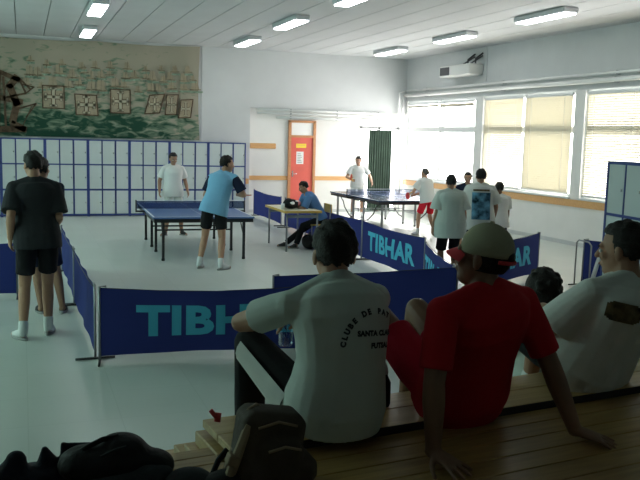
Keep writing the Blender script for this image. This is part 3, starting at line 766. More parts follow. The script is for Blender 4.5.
TOR = ((-.13, .105, .095, -.0), (-.04, .155, .118, -.0), (.06, .163, .122, 0), (.22, .152, .112, .004), (.40, .146, .108, .006), (.58, .158, .116, .005), (.74, .172, .120, 0), (.88, .165, .104, -.008), (.96, .12, .082, -.012), (1.03, .062, .060, -.004))
def torso(q, J, slouch, g, grow, t0, t1, hemflare=0., n=22, skirt=False):
    fr = spine(J, slouch); s = J['s']; rings = []
    ts = [t for t in TOR if t0 < t[0] < t1]
    def interp(t):
        for a, b2 in zip(TOR[:-1], TOR[1:]):
            if a[0] <= t <= b2[0]:
                w = (t-a[0])/(b2[0]-a[0]); return (t,)+tuple(a[i]*(1-w)+b2[i]*w for i in (1, 2, 3))
        return (t,)+(TOR[0] if t < TOR[0][0] else TOR[-1])[1:]
    lst = [interp(t0)]+ts+[interp(t1)]
    for t, rx, ry, yo in lst:
        if skirt and t < 0: rx, ry = .160, .120
        c, r, f, u = fr(t); w = hemflare*min(1.15, max(0, (.6-t))/.6)
        gg = 1+(g-1)*max(0, 1-abs(t-.3)*1.1)
        a = (rx*gg+w)*s+grow; b2 = (ry*gg+w)*s+grow
        rings.append([c+f*yo*s+r*a*math.copysign(abs(math.cos(2*PI*j/n))**.85, math.cos(2*PI*j/n))+f*b2*math.copysign(abs(math.sin(2*PI*j/n))**.85, math.sin(2*PI*j/n)) for j in range(n)])
    q.loft(rings)

def person(label, loc, rz, J, skin='skin', top='white_cloth', bottom='black_cloth', hair='hair', slouch=0., girth=1., vox=.0075, sleeve=.6, blen=.82, trousers=False, socks=True, shoes='shoe_white',
           curl=(.5, .5), palms=(None, None), polo=False, face=False, hemt=-.10, hairstyle='short', sleeve2=None, group='people', sl_=1., loose=.018, shortcol=None, nohair=False, spread=.14, hemflare=.022, sleeve_flare=.018, kids=None):
    r = thing('person', label, 'person', loc, rz, None); s = J['s']; q = MB()
    # --- body, one continuous surface
    torso(q, J, slouch, girth, -.002, -.13, 1.03)
    fr = spine(J, slouch); N = J['neck']; H = J['head']; hf = J['hf']; hu0 = (H-N).normalized()
    hu = (V((0, 0, 1))*.75+hu0*.25); hu = (hu-hf*hu.dot(hf)).normalized(); hr = hf.cross(hu)
    hd = lambda x, y, z: H+hr*x*s+hf*y*s+hu*z*s
    ax = lambda x, y, z: (hr*x*s, hf*y*s, hu*z*s)
    q.cap(N-hu0*.05*s, H-hu*.05*s-hf*.015*s, .058*s*girth**.5, .052*s*girth**.5)
    q.ell(hd(0, -.012, .035), ax(.074, .094, .088)); q.ell(hd(0, .018, -.030), ax(.062, .072, .078)); q.ell(hd(0, .045, -.082), ax(.036, .040, .030))
    q.ell(hd(0, .075, .022), ax(.05, .02, .02)); q.cap(hd(0, .085, .018), hd(0, .108, -.022), .009*s, .014*s, 8)
    q.ell(hd(0, .082, -.055), ax(.026, .014, .012))
    for sg in (-1, 1):
        q.ell(hd(sg*.076, -.012, -.008), (hr*.009*s+hf*-.004*s, hf*.018*s, hu*.031*s)); q.ell(hd(sg*.04, .062, -.02), ax(.022, .022, .022))
    for sd, sg, cu, pm in (('L', -1, curl[0], palms[0]), ('R', 1, curl[1], palms[1])):
        sh, el, wr = J['sh'+sd], J['el'+sd], J['wr'+sd]
        c, rr, f, u = fr(.86)
        q.cap(fr(1.0)[0]+rr*sg*.025*s, sh, .044*s, .040*s); q.cap(c+rr*sg*.07*s, sh, .056*s, .050*s); q.cap(sh, el, .050*s, .039*s); q.cap(sh.lerp(el, .3), sh.lerp(el, .7), .047*s, .043*s)
        m = el.lerp(wr, .3); q.cap(el, m, .040*s, .041*s); q.cap(m, wr, .041*s, .027*s)
        d = J['hd'+sd]; pn = V(pm) if pm else V((-sg*1., .2, 0)); hand(q, wr, d, pn, sg, cu, s, spread)
        hip, kn, an, to = J['hip'+sd], J['kn'+sd], J['an'+sd], J['toe'+sd]
        q.cap(hip, kn, .083*s*girth**.5, .055*s); q.cap(kn, kn.lerp(an, .35), .053*s, .054*s); q.cap(kn.lerp(an, .35), an, .054*s, .034*s)
        q.cap(an-V((0, 0, .03*s)), to, .036*s, .028*s)
    body = q.remesh('body', M[skin], r, vox, 3)
    # --- hair
    if not nohair:
        def hf_(p):
            x, y, z = p
            k = .99+.03*math.sin(x*9+z*5)+.025*math.sin(y*13+x*4)+.02*math.sin(z*19+x*6)+.018*math.sin(x*27+y*9)*math.sin(z*23+y*17)
            if y > .30 and z < .45: k = .80
            elif z < (-.62+.10*math.sin(x*14) if hairstyle != 'long' else -1.2): k = .78
            elif abs(x) > .8 and z < -.05 and y > -.15 and hairstyle == 'short': k = .86
            if y > .05 and z < .05: k = min(k, .84)
            return V((x*k, y*k, z*k))
        q = MB(); q.ell(hd(0, -.016, .034), ax(.088, .108, .106), 44, 30, 0, hf_); q.build('hair', M[hair], r)
    if face:
        for sg in (-1, 1):
            q = MB(); q.ell(hd(sg*.031, .079, .0), ax(.014, .010, .009), 12, 8); e = q.build('eye', M['eye'], r)
            q = MB(); q.ell(hd(sg*.031, .086, .0), ax(.006, .005, .006), 10, 6); q.build('iris', M['iris'], e)
            q = MB(); q.ell(hd(sg*.032, .086, .022), ax(.02, .007, .005), 10, 6); q.build('eyebrow', M[hair], r)
        q = MB(); q.ell(hd(0, .092, -.056), ax(.023, .007, .006), 12, 6); q.build('mouth', M['lip'], r)
    # --- shirt
    q = MB(); torso(q, J, slouch, girth, loose, hemt, .985, hemflare, 22, True)
    arms = []
    c, rr, f, u = fr(.965); q.ell(c-f*.012*s, (rr*.115*s, f*.080*s, u*.055*s)); c = fr(.88)[0]; q.ell(c-f*.004*s, (rr*.14*s, f*.105*s+f*loose*.5, u*.09*s))
    for sd, sg in (('L', -1), ('R', 1)):
        sh, el = J['sh'+sd], J['el'+sd]; c, rr, f, u = fr(.84); e = sh.lerp(el, sleeve)
        q.cap(c+rr*sg*.06*s, sh, .060*s+loose*.5, .053*s+loose*.5)
        nb = fr(1.0)[0]-fr(1.0)[2]*.012*s; q.cap(nb+rr*sg*.030*s+u*.006*s, sh+u*.012*s, .046*s+loose*.3, .040*s+loose*.3)
        sl = MB() if sleeve2 and (sleeve2[1] in (sd, 'B')) else q
        t = (el-sh).normalized(); upv = V((0, 1, 0)) if abs(t.y) < .8 else V((0, 0, 1)); a = t.cross(upv).normalized(); b2 = a.cross(t)
        rg = lambda p, rad: [p+a*math.cos(2*PI*j/16)*rad+b2*math.sin(2*PI*j/16)*rad for j in range(16)]
        sl.loft([rg(sh-t*.03*s, .046*s), rg(sh, .053*s+loose*.5*sl_), rg(sh.lerp(e, .5), .050*s+(loose*.9+sleeve_flare*.3)*sl_), rg(e, .044*s+(loose+sleeve_flare*.7)*sl_)])
        if sl is not q: arms.append(sl)
    shirt = q.remesh('shirt', M[top], r, vox, 5)
    for sl in arms: sl.remesh('sleeve', M[sleeve2[0]], r, vox, 3)
    if polo:
        c, rr, f, u = fr(.99); q = MB()
        rg = lambda z, k: [c+u*z*s+rr*math.cos(2*PI*j/24)*.072*k*s+f*math.sin(2*PI*j/24)*.070*k*s-u*.018*s*math.sin(2*PI*j/24) for j in range(24)]
        q.loft([rg(-.035, 1.35), rg(.0, 1.18), rg(.03, 1.0), rg(.034, .93), rg(.0, .95)], 0, True, True, False); q.build('collar', M[top], r)
    # --- shorts or trousers
    q = MB(); torso(q, J, slouch, girth, .013, -.15, .06, 0)
    for sd in 'LR':
        hip, kn, an = J['hip'+sd], J['kn'+sd], J['an'+sd]
        def tubeleg(pts):
            rings = []
            for i, (p, rad) in enumerate(pts):
                a0 = pts[max(i-1, 0)][0]; b0 = pts[min(i+1, len(pts)-1)][0]; t = (b0-a0).normalized()
                upv = V((0, 1, 0)) if abs(t.y) < .75 else V((1, 0, 0)); a = t.cross(upv).normalized(); b2 = a.cross(t)
                rings.append([p+a*math.cos(2*PI*j/18)*rad+b2*math.sin(2*PI*j/18)*rad for j in range(18)])
            q.loft(rings)
        if trousers:
            q.cap(hip, kn, .094*s, .068*s); q.cap(kn, kn.lerp(an, .5), .068*s, .066*s); tubeleg([(kn, .062*s), (kn.lerp(an, .5), .066*s), (kn.lerp(an, .97), .062*s)])
        else:
            e = hip.lerp(kn, blen); q.cap(hip, hip.lerp(kn, .25), .090*s*girth**.5, .091*s)
            tubeleg([(hip.lerp(kn, .02), .080*s), (hip.lerp(kn, .3), .094*s), (hip.lerp(kn, blen*.75), .088*s), (e, .087*s)])
    q.remesh('trousers' if trousers else 'shorts', M[bottom], r, vox, 4)
    for sd in 'LR':
        kn, an, to = J['kn'+sd], J['an'+sd], J['toe'+sd]; t = (to-an); t.z = 0; t.normalize(); a = V((t.y, -t.x, 0)); zb = an.z-.085*s
        if socks:
            q = MB(); q.cap(an-V((0, 0, .02*s)), an.lerp(kn, .16), .042*s, .046*s); q.build('sock', M['shoe_white'] if socks is True else M[socks], r)
        base = V((an.x, an.y, zb)); rings = []
        for z, k in ((0, .96), (.022, 1.0)):
            rings.append([base+t*(.065*s+.135*s*k*math.cos(2*PI*j/20))+a*(.046+.006*math.cos(2*PI*j/20))*s*k*math.sin(2*PI*j/20)+V((0, 0, z*s)) for j in range(20)])
        q = MB(); q.loft(rings)
        w = MB()
        for z, k, fl in ((.018, .98, 1.), (.045, .95, .97), (.065, .82, .72), (.085, .66, .42), (.10, .5, .33)):
            w_ = []
            for j in range(20):
                c_ = math.cos(2*PI*j/20); ln = (.135*fl if c_ > 0 else .068)*s*(1 if c_ > 0 else k*.95+.05)
                w_.append(base+t*((.055 if c_ > -2 else 0)*s*(1 if fl > .9 else fl)+(ln+.0)*c_-(0.0))+a*.046*s*k*math.sin(2*PI*j/20)+V((0, 0, z*s)))
            rings.append(w_)
        w.loft(rings[2:]); sh_ = w.build('shoe', M[shoes], r); q.build('sole', M['sole'], sh_)
    return r, shirt, dict(hd=hd, ax=ax, hr=hr, hf=hf, hu=hu, fr=fr, J=J)

def project(shirt, pts, fs, org, ux, uy, dirv, name, mt, off=.009):
    """lays a flat print onto the cloth below it (all in the person's own axes)"""
    me = shirt.data; bv = BVHTree.FromPolygons([v.co.copy() for v in me.vertices], [tuple(p.vertices) for p in me.polygons])
    out = []; ok = []
    for p in pts:
        o = org+ux*p[0]+uy*p[1]-dirv*.32; h = bv.ray_cast(o, dirv)
        ok.append(h[0] is not None); out.append((h[0]-dirv*off) if h[0] else o)
    q = MB(); q.add(out, [f for f in fs if all(ok[i] for i in f)], 0, True)
    return q.build(name, mt, shirt)
def grid(w, h, n=14, m=14):
    vs = [V((-w/2+w*i/n, -h/2+h*j/m, 0)) for j in range(m+1) for i in range(n+1)]
    fs = [[j*(n+1)+i, j*(n+1)+i+1, (j+1)*(n+1)+i+1, (j+1)*(n+1)+i] for j in range(m) for i in range(n)]
    return vs, fs

# --- standing people.  local axes: x right, y forward, z up; rz = -heading
H_ = math.radians
s = 1.82/1.75
J = solve(s, (0.02, 0, .93*s), (.0, .03, 1.455*s), (-.13, -.06, 0), (.11, .10, 0), (-.225, .02, .94*s), (.20, .20, 1.03*s), hf=(-.35, 1, -.05), headoff=(-.01, .02, .148), el=((-.1, -1, 0), (.1, -1, 0)), toes=((-.5, 1, 0), (.25, 1, 0)))
person('tall person in black polo shirt and black shorts, back turned, at the left edge', (.10, 8.08, 0), H_(2), J, 'skin', 'charcoal', 'black_cloth', polo=True, sleeve=.85, hemt=-.16, loose=.028, hemflare=.022, blen=.72, sleeve_flare=.03, girth=1.04)
s = 1.74/1.75
J = solve(s, (-.05, 0, .93*s), (-.03, .02, 1.45*s), (-.06, .02, 0), (.16, .0, 0), (-.24, .1, .9*s), (.10, .25, 1.0*s), hf=(.5, 1, 0), el=((0, -1, 0), (0, -1, 0)))
person('person mostly hidden behind the tall one in black, dark shorts and shoes', (.22, 9.15, 0), H_(0), J, 'skin_mid', 'navy_cloth', 'navy_cloth', socks=False, shoes='shoe_black', blen=.9)
s = 1.66/1.75
J = solve(s, (0, 0, .93*s), (0, .0, 1.45*s), (-.17, 0, 0), (.15, .05, 0), (-.28, .06, .93*s), (.28, .08, .93*s), hf=(-.15, 1, -.25), toes=((-.5, 1, 0), (.9, 1, 0)))
person('person in white T-shirt standing with arms down between lockers and blue table', (2.78, 15.85, 0), H_(180), J, 'skin_mid', 'white_cloth', 'grey_white', socks=False, shoes='shoe_black', face=True, sleeve=.72, hemt=-.22, loose=.025, hemflare=.03, blen=.8)
s = 1.77/1.75
J = solve(s, (.03, .0, .90*s), (.15, .08, 1.41*s), (-.19, .0, 0), (.15, -.10, 0), (-.05, .38, 1.05*s), (.34, .26, 1.10*s), rp=(1, .1, 0), rc=(1, -.25, 0), hf=(.9, .6, -.1), headoff=(.05, .05, .14), el=((-.4, -.4, -.6), (.6, -.5, -.5)), toes=((.1, 1, 0), (.8, 1, 0)), tips=(None, (.8, .5, .0)))
p, sh, inf = person('person in light blue jersey with dark sleeve and black shorts playing at the table', (2.64, 11.72, 0), H_(-22), J, 'skin', 'light_blue', 'black_cloth', sleeve=.78, sleeve2=('navy_cloth', 'B'), hemt=-.15, loose=.024, hemflare=.03, blen=.66, curl=(.6, .9))
q, rb = None, Matrix.Rotation(H_(-22), 3, 'Z')
hw = V((2.64, 11.72, 0))+rb @ (J['wrR']+V((.8, .5, 0)).normalized()*.08)
bat('bat in the right hand of the light blue player', hw+V((.10, .10, -.02)), (.75, .65, -.1), (.2, .3, 1), 'red')
# boy at the desk (faces the desk, towards -X)
s = 1.50/1.75
J = solve(s, (0, 0, .53), (.0, .27, .98), (-.10, .48, .0), (.12, .60, .0), (.0, .50, .775), (.22, .46, .775), hf=(.15, 1, -.45), headoff=(0, .07, .135), el=((-.6, -.2, -.6), (.6, -.2, -.6)), kp=(0, .6, 1), tips=((.3, 1, 0), (-.3, 1, 0)))
person('boy in blue shirt and dark trousers sitting at the desk, head bent', (5.10, 13.72, 0), H_(90), J, 'skin_mid', 'mid_blue', 'black_cloth', trousers=True, slouch=.06, shoes='shoe_black', socks=False, face=True, sleeve=.85, hemt=-.02, palms=((0, .1, -1), (0, .1, -1)))
# far table players
s = 1.60/1.75
J = solve(s, (0, 0, .93*s), (0, .04, 1.43*s), (-.13, 0, 0), (.13, .05, 0), (-.34, .16, 1.0*s), (.2, .30, 1.08*s), hf=(.35, 1, -.1), el=((-.6, -.6, -.5), (.6, -.4, -.5)))
person('child in white standing beyond the far table near the green curtain', (7.98, 18.78, 0), H_(165), J, 'skin', 'white_cloth', 'white_cloth', face=True, sleeve=.7, hemt=-.16, loose=.02)
rb = Matrix.Rotation(H_(165), 3, 'Z'); bat('bat held by the child in white beyond the far table', V((7.98, 18.78, 0))+rb @ (J['wrR']+V((.02, .15, .06))), (.1, .8, .5), (1, 0, 0), 'red')
s = 1.48/1.75
J = solve(s, (0, -.02, .90*s), (-.05, .05, 1.40*s), (-.20, .02, 0), (.18, -.05, 0), (-.20, .26, 1.04*s), (-.10, .30, 1.0*s), rc=(1, .2, 0), hf=(-.5, 1, -.1), el=((-.7, -.4, -.5), (.5, -.2, -.8)), toes=((-.3, 1, 0), (.8, 1, 0)))
person('child in white T-shirt and bright red shorts playing at the far table', (8.03, 15.08, 0), H_(6), J, 'skin', 'white_cloth', 'bright_red', hair='hair_lit', sleeve=.72, hemt=-.14, loose=.03, blen=.8, curl=(.8, .8))
rb = Matrix.Rotation(H_(6), 3, 'Z'); bat('bat held low by the child in bright red shorts', V((8.03, 15.08, 0))+rb @ (J['wrL']+V((-.02, .17, -.07))), (-.1, .8, -.5), (1, .2, 0), 'red')
# group of three behind the barrier
s = 1.555/1.75
J = solve(s, (0, 0, .93*s), (0, .03, 1.45*s), (-.11, 0, 0), (.11, .02, 0), None, None, hf=(.2, 1, -.05))
person('young person in pale T-shirt with back turned, left one of the watching three', (5.70, 9.99, 0), H_(-12), J, 'skin_mid', 'teal_white', 'black_cloth', sleeve=.85, hemt=-.42, loose=.045, hemflare=.03, blen=.95, girth=1.15, sleeve_flare=.04)
s = 1.63/1.75
J = solve(s, (0, 0, .93*s), (0, .03, 1.45*s), (-.11, 0, 0), (.11, .02, 0), None, (.25, .2, .95*s), hf=(.0, 1, -.05))
p, sh, inf = person('young person in T-shirt with large blue print on the back, middle of the three', (6.40, 10.36, 0), H_(-25), J, 'skin_mid', 'grey_white', 'navy_cloth', sleeve=.85, hemt=-.36, loose=.045, hemflare=.03, blen=.95, girth=1.12, sleeve_flare=.04)
pts, fs = grid(.27, .40); c, rr, f, u = inf['fr'](.38); project(sh, pts, fs, c, rr, u, f, 'back_print', M['print_blue'])
pts, fs = grid(.24, .03, 14, 2); c, rr, f, u = inf['fr'](.86); project(sh, pts, fs, c, rr, u, f, 'back_print', M['print_dark'], .004)
s = 1.40/1.75
J = solve(s, (0, 0, .93*s), (0, .03, 1.45*s), (-.1, 0, 0), (.1, .02, 0), None, (.20, .26, .82*s), hf=(-.1, 1, -.1), el=((-.3, -1, 0), (.8, -.6, 0)))
person('smaller child in white T-shirt with bent arm, right one of the watching three', (7.05, 10.85, 0), H_(-20), J, 'skin_dark', 'white_cloth', 'navy_cloth', sleeve=.72, hemt=-.2, loose=.025, hemflare=.03)
s = 1.50/1.75
J = solve(s, (0, 0, .93*s), (0, .04, 1.45*s), (-.1, 0, 0), (.1, .02, 0), None, (.1, .3, 1.2*s), hf=(.1, 1, -.1))
person('person in dark shirt facing the camera, between the heads of the watching three', (7.32, 12.3, 0), H_(155), J, 'skin', 'navy_cloth', 'navy_cloth', face=True)

# --- the spectators in front, in hall coordinates (root at the seat)
def world_person(label, base, J, **k):
    B = V(base)
    for n in list(J):
        if n not in ('s', 'rp', 'rc', 'hf', 'hdL', 'hdR'): J[n] = V(J[n])-B
        elif n != 's': J[n] = V(J[n])
    J['rp'].normalize(); J['rc'].normalize(); J['hf'].normalize()
    return person(label, B, 0, J, **k)
J = dict(s=1.0, pel=(1.08, 2.70, 1.005), neck=(1.10, 2.76, 1.445), head=(1.10, 2.80, 1.560), rp=(.985, .17, 0), rc=(.985, .12, 0), hf=(.10, 1, -.05), shL=(.915, 2.74, 1.385), shR=(1.275, 2.79, 1.385),
         elL=(.79, 2.98, 1.275), wrL=(.985, 3.15, 1.235), elR=(1.34, 3.03, 1.26), wrR=(1.15, 3.20, 1.22), hipL=(.99, 2.69, .99), hipR=(1.17, 2.72, .99), knL=(.865, 3.11, 1.155), anL=(.895, 3.21, .69), knR=(1.21, 3.16, 1.15), anR=(1.24, 3.27, .69),
         toeL=(.87, 3.38, .63), toeR=(1.25, 3.44, .63), hdL=(1, .35, -.1), hdR=(-1, .25, -.1))
p11, sh, inf = world_person('spectator in pale grey polo shirt with dark back lettering, hugging one knee', (1.08, 2.70, .90), J, skin='skin', top='teal_white', bottom='black_cloth', trousers=True, slouch=.10, vox=.006, polo=True, sleeve=.64, hemt=-.13, loose=.018, sl_=.7, shoes='shoe_black', socks=False, curl=(.7, .7), palms=((0, -.3, -1), (0, -.3, -1)), sleeve_flare=.022, hemflare=.02)
c, rr, f, u = inf['fr'](.55)
f2 = (f+rr*.0).normalized()
def arc_text(txt, R, a0, a1, size):
    out = []; of = []; n = len(txt)
    for i, ch in enumerate(txt):
        if ch == ' ': continue
        vs, fs = text_mesh(ch, size, .004); a = a0+(a1-a0)*i/(n-1); ca, sa = math.cos(a-PI/2), math.sin(a-PI/2); o = len(out)
        for q_ in vs: out.append(V((R*math.cos(a)+q_.x*ca-q_.y*sa, R*math.sin(a)+q_.x*sa+q_.y*ca, 0)))
        of += [[k+o for k in g] for g in fs]
    return out, of
def off(vs, dx, dy): return [V((p.x+dx, p.y+dy, 0)) for p in vs]
cx_, cy_ = .065, .085
vs, fs = arc_text('CLUBE DE PAT', .135, H_(172), H_(62), .027); a_ = off(vs, cx_, cy_-.10)
project(sh, a_, fs, c, rr, u, f, 'back_lettering', M['letter'])
vs, fs = text_mesh('SANTA CLARA', .026, .003); project(sh, off(vs, cx_+.01, cy_-.045), fs, c, rr, u, f, 'back_lettering', M['letter'])
vs, fs = text_mesh('FUTSAL', .026, .003); project(sh, off(vs, cx_+.025, cy_-.09), fs, c, rr, u, f, 'back_lettering', M['letter'])
# pale side panel of the track trousers
for sd in 'LR':
    hip, kn, an = J['hip'+sd], J['kn'+sd], J['an'+sd]; q = MB(); out = -J['rp'] if sd == 'L' else J['rp']
    t = (kn-hip).normalized(); dn = (V((0, 0, -1))-t*-t.z).normalized(); rings = []
    for k in range(9):
        w = k/8; c0 = hip.lerp(kn, .12+.8*w); rad = (.106-.022*w)
        rings.append([c0+(out*math.cos(a)+dn*math.sin(a))*rad for a in [H_(-30+i*20) for i in range(7)]])
    q.loft(rings, 0, True, False); q.build('side_panel', M['grey_white'], p11)
# bottle held between his knees
r = thing('water_bottle', 'clear water bottle between the knees of the polo shirt spectator', 'bottle', (1.07, 3.27, 1.09))
q = MB(); q.loft([[V((rr_*math.cos(2*PI*i/16), rr_*math.sin(2*PI*i/16), z)) for i in range(16)] for z, rr_ in ((0, .028), (.01, .032), (.12, .032), (.15, .02), (.165, .013))]); q.build('body', M['bottle'], r)
q = MB(); q.tube([(0, 0, .162), (0, 0, .185)], .015, 12); q.build('bottle_cap', M['line_white'], r)

J = dict(s=1.0, pel=(1.66, 2.76, .995), neck=(1.585, 2.50, 1.455), head=(1.585, 2.53, 1.575), rp=(.98, .15, 0), rc=(.97, .22, 0), hf=(-.60, .8, .12), shL=(1.39, 2.46, 1.395), shR=(1.785, 2.55, 1.40),
         elL=(1.335, 2.40, 1.16), wrL=(1.335, 2.385, .915), elR=(1.885, 2.49, 1.16), wrR=(1.965, 2.42, .915), hipL=(1.56, 2.76, .985), hipR=(1.76, 2.79, .985), knL=(1.43, 3.14, 1.26), anL=(1.47, 3.34, .69), knR=(1.66, 3.17, 1.24), anR=(1.72, 3.37, .69),
         toeL=(1.45, 3.50, .63), toeR=(1.74, 3.54, .63), hdL=(.38, -.92, -.22), hdR=(.75, -.60, -.22))
p12, sh, inf = world_person('spectator in red T-shirt and red shorts with khaki cap, leaning back on both hands', (1.66, 2.76, .90), J, skin='skin_dark', top='red_cloth', bottom='maroon', slouch=.06, vox=.006, sleeve=.82, hemt=-.12, sl_=.6, loose=.016, girth=1.0, nohair=True, curl=(.12, .12), palms=((0, 0, -1), (0, 0, -1)), spread=.34, sleeve_flare=.014, hemflare=.02, blen=.70, shoes='shoe_black')
# cap with red brim, opening and strap at the back
hd, ax = inf['hd'], inf['ax']
def capf(p):
    x, y, z = p
    k = 1.0
    if z < -.22: k = .86
    return V((x*k, y*k, max(z, -.30)*k))
def nape(p):
    x, y, z = p
    return V((x, y, z))*(1.0 if (y < .2 and z > -.75) else .8)
q = MB(); q.ell(hd(0, -.016, .020), ax(.077, .096, .096), 24, 18, 0, nape); q.build('hair', M['hair'], p12)
q = MB(); q.ell(hd(0, -.014, .036), ax(.081, .101, .099), 28, 20, 0, capf); cp = q.build('cap', M['cap_khaki'], p12)
q = MB(); rows = []
for v_ in range(7):
    row = []
    for i in range(13):
        a = H_(-62+124*i/12); rad = 1+.62*(v_/6)*math.cos(a)**.7
        row.append(hd(.080*math.sin(a)*(1+.10*v_/6), .088*math.cos(a)*rad, .028-.028*(v_/6)-.022*(math.sin(a)**2)))
    rows.append(row)
q.loft(rows, 0, True, False); q.loft([[p_-inf['hu']*.004 for p_ in row] for row in rows], 0, True, False); q.build('brim', M['cap_red'], cp)
q = MB(); q.ell(hd(0, -.109, .024), ax(.030, .012, .022), 14, 8); q.build('back_opening', M['hair'], cp)
q = MB(); q.tube([hd(.082*math.sin(a), -.014-.106*math.cos(a), .006) for a in [H_(-48+96*i/12) for i in range(13)]], .008, 6); q.build('back_strap', M['cap_red'], cp)
q = MB(); q.ell(hd(0, -.014, .136), ax(.01, .01, .006), 8, 6); q.build('button', M['cap_khaki'], cp)

J = dict(s=1.04, pel=(2.46, 3.00, 1.0), neck=(2.54, 2.85, 1.395), head=(2.535, 2.885, 1.525), rp=(.95, .30, 0), rc=(.93, .36, 0), hf=(-.50, .86, -.05), shL=(2.34, 2.83, 1.355), shR=(2.74, 2.92, 1.365),
         elL=(2.23, 2.95, 1.175), wrL=(2.26, 3.19, 1.12), elR=(2.86, 2.80, 1.14), wrR=(2.95, 2.72, .915), hipL=(2.36, 2.99, .985), hipR=(2.55, 3.04, .985), knL=(2.28, 3.38, 1.12), anL=(2.30, 3.50, .69), knR=(2.54, 3.44, 1.12), anR=(2.56, 3.56, .69),
         toeL=(2.26, 3.64, .63), toeR=(2.55, 3.72, .63), hdL=(0, 1, -.3), hdR=(.5, -.8, -.2))
p13, sh, inf = world_person('spectator in white T-shirt in profile at the right edge, leaning back', (2.46, 3.0, .90), J, skin='skin_mid', top='grey_white', bottom='black_cloth', slouch=.05, vox=.006, sleeve=.92, hemt=-.13, loose=.026, girth=1.25, palms=((0, 0, -1), (0, 0, -1)), sleeve_flare=.035, hemflare=.03, shoes='shoe_black', face=True)
pts, fs = grid(.15, .085); fs = [f_ for f_ in fs if ((sum(pts[i].x for i in f_)/4)/.078)**4+((sum(pts[i].y for i in f_)/4)/.045)**4 < .8]; c, rr, f, u = inf['fr'](.6); dv_ = V((.62, .77, -.12)).normalized(); rx_ = V((.77, -.62, -.18)).normalized(); project(sh, pts, fs, V((2.47, 2.78, 1.275))-V((2.46, 3.0, .9)), rx_, dv_.cross(rx_)*-1, dv_, 'back_print', M['print_dark'])

s = 1.0
J = dict(s=s, pel=(2.96, 4.02, .43), neck=(2.965, 4.04, .965), head=(2.97, 4.06, 1.105), rp=(.985, .16, 0), rc=(.985, .16, 0), hf=(-.2, 1, -.1), shL=(2.795, 4.01, .905), shR=(3.135, 4.07, .905),
         elL=(2.73, 4.15, .66), wrL=(2.82, 4.35, .56), elR=(3.18, 4.24, .66), wrR=(3.02, 4.40, .56), hipL=(2.87, 4.01, .42), hipR=(3.05, 4.04, .42), knL=(2.83, 4.42, .45), anL=(2.83, 4.50, .085), knR=(3.01, 4.45, .45), anR=(3.01, 4.53, .085),
         toeL=(2.82, 4.67, .03), toeR=(3.01, 4.70, .03), hdL=(.4, 1, 0), hdR=(-.4, 1, 0))
p14, sh, inf = world_person('child with dark curly hair sitting low between the red and white spectators', (2.96, 4.02, .33), J, skin='skin_mid', top='teal_white', bottom='black_cloth', slouch=.06, nohair=True, loose=.02)
q = MB(); rnd = random.Random(5); hd, ax = inf['hd'], inf['ax']
q.ell(hd(0, -.02, .02), ax(.105, .115, .115), 20, 14)
q.ell(hd(.02, -.05, -.06), ax(.10, .08, .10), 20, 14)
for i in range(70):
    z = rnd.uniform(-.55, 1); a = rnd.uniform(0, 2*PI); rr_ = math.sqrt(max(0, 1-z*z)); y = rr_*math.sin(a); x = rr_*math.cos(a)
    if y > .45 and z < .4: continue
    q.ell(hd(x*.104, -.02+y*.112, .02+z*.112), ax(.020, .020, .020), 8, 6)
q.remesh('hair', M['hair'], p14, .008, 1)

# ------------------------------------------------------------------ things lying on the bleacher
def lump(q, pts):
    for c, a in pts: q.ell(c, (V((a[0], 0, 0)), V((0, a[1], 0)), V((0, 0, a[2]))))
r = thing('duffel_bag', 'large black sports bag on the upper bench at the bottom left', 'bag', bw(-.417, -.14, .87), BA); r.scale = (1, 1, 1.14)
q = MB(); lump(q, [((0, 0, .06), (.15, .11, .062)), ((.03, .0, .085), (.09, .09, .055)), ((-.08, .01, .065), (.09, .09, .05)), ((.12, -.03, .045), (.08, .08, .045))]); q.remesh('body', M['bag_black'], r, .008, 4)
q = MB(); q.tube([(-.05, -.075, .108), (-.01, -.078, .122), (.03, -.078, .128)], .0035, 6); q.build('zip_piping', M['bag_grey'], r)
q = MB(); lump(q, [((.02, -.10, .03), (.15, .05, .032)), ((.10, -.09, .04), (.08, .05, .03))]); q.remesh('front_pocket', M['bag_grey'], r, .008, 3)
q = MB(); q.tube([(-.10, .0, .105), (-.07, -.01, .122), (-.03, -.01, .135), (.02, 0, .135)], .008, 6); q.build('handle', M['bag_black'], r)
r = thing('jacket', 'crumpled dark jacket with two raised folds at the bottom left corner', 'jacket', bw(-.65, -.06, .87), BA)
q = MB(); lump(q, [((0, 0, .03), (.22, .08, .035)), ((.08, .0, .025), (.14, .07, .03))])
q.cap((-.06, .0, .03), (-.05, .0, .088), .075, .034); q.cap((.05, .0, .035), (.038, .0, .112), .055, .012); q.cap((.125, 0, .04), (.095, 0, .120), .045, .010); q.cap((.10, 0, .112), (.18, .0, .085), .014, .03)
q.remesh('body', M['jacket'], r, .006, 2)
q = MB(); q.box((-.02, -.06, .028), (.10, .02, .02), 0, None, .008); q.build('collar', M['bag_grey'], r)
r = thing('cap', 'dark round cap lying between the black bag and the brown backpack', 'cap', bw(-.205, -.29, .87), BA)
q = MB(); q.ell((0, 0, .028), (V((.078, 0, 0)), V((0, .07, 0)), V((0, 0, .04))), 20, 12, 0, lambda p: V((p.x, p.y, max(p.z, -.7)))); q.build('crown', M['bag_grey'], r)
q = MB(); q.loft([[V((.078*math.cos(a)*k, -.02-.075*k*math.sin(a), .012-.006*(k-1)*8)) for a in [PI*i/12 for i in range(13)]] for k in (.95, 1.2, 1.45)], 0, True, False); q.build('visor', M['bag_grey'], r)
r = thing('backpack', 'brown black backpack with straps standing beside the polo shirt spectator', 'backpack', bw(.012, -.335, .87), BA-.1); r.scale = (1.08, 1.08, 1.15)
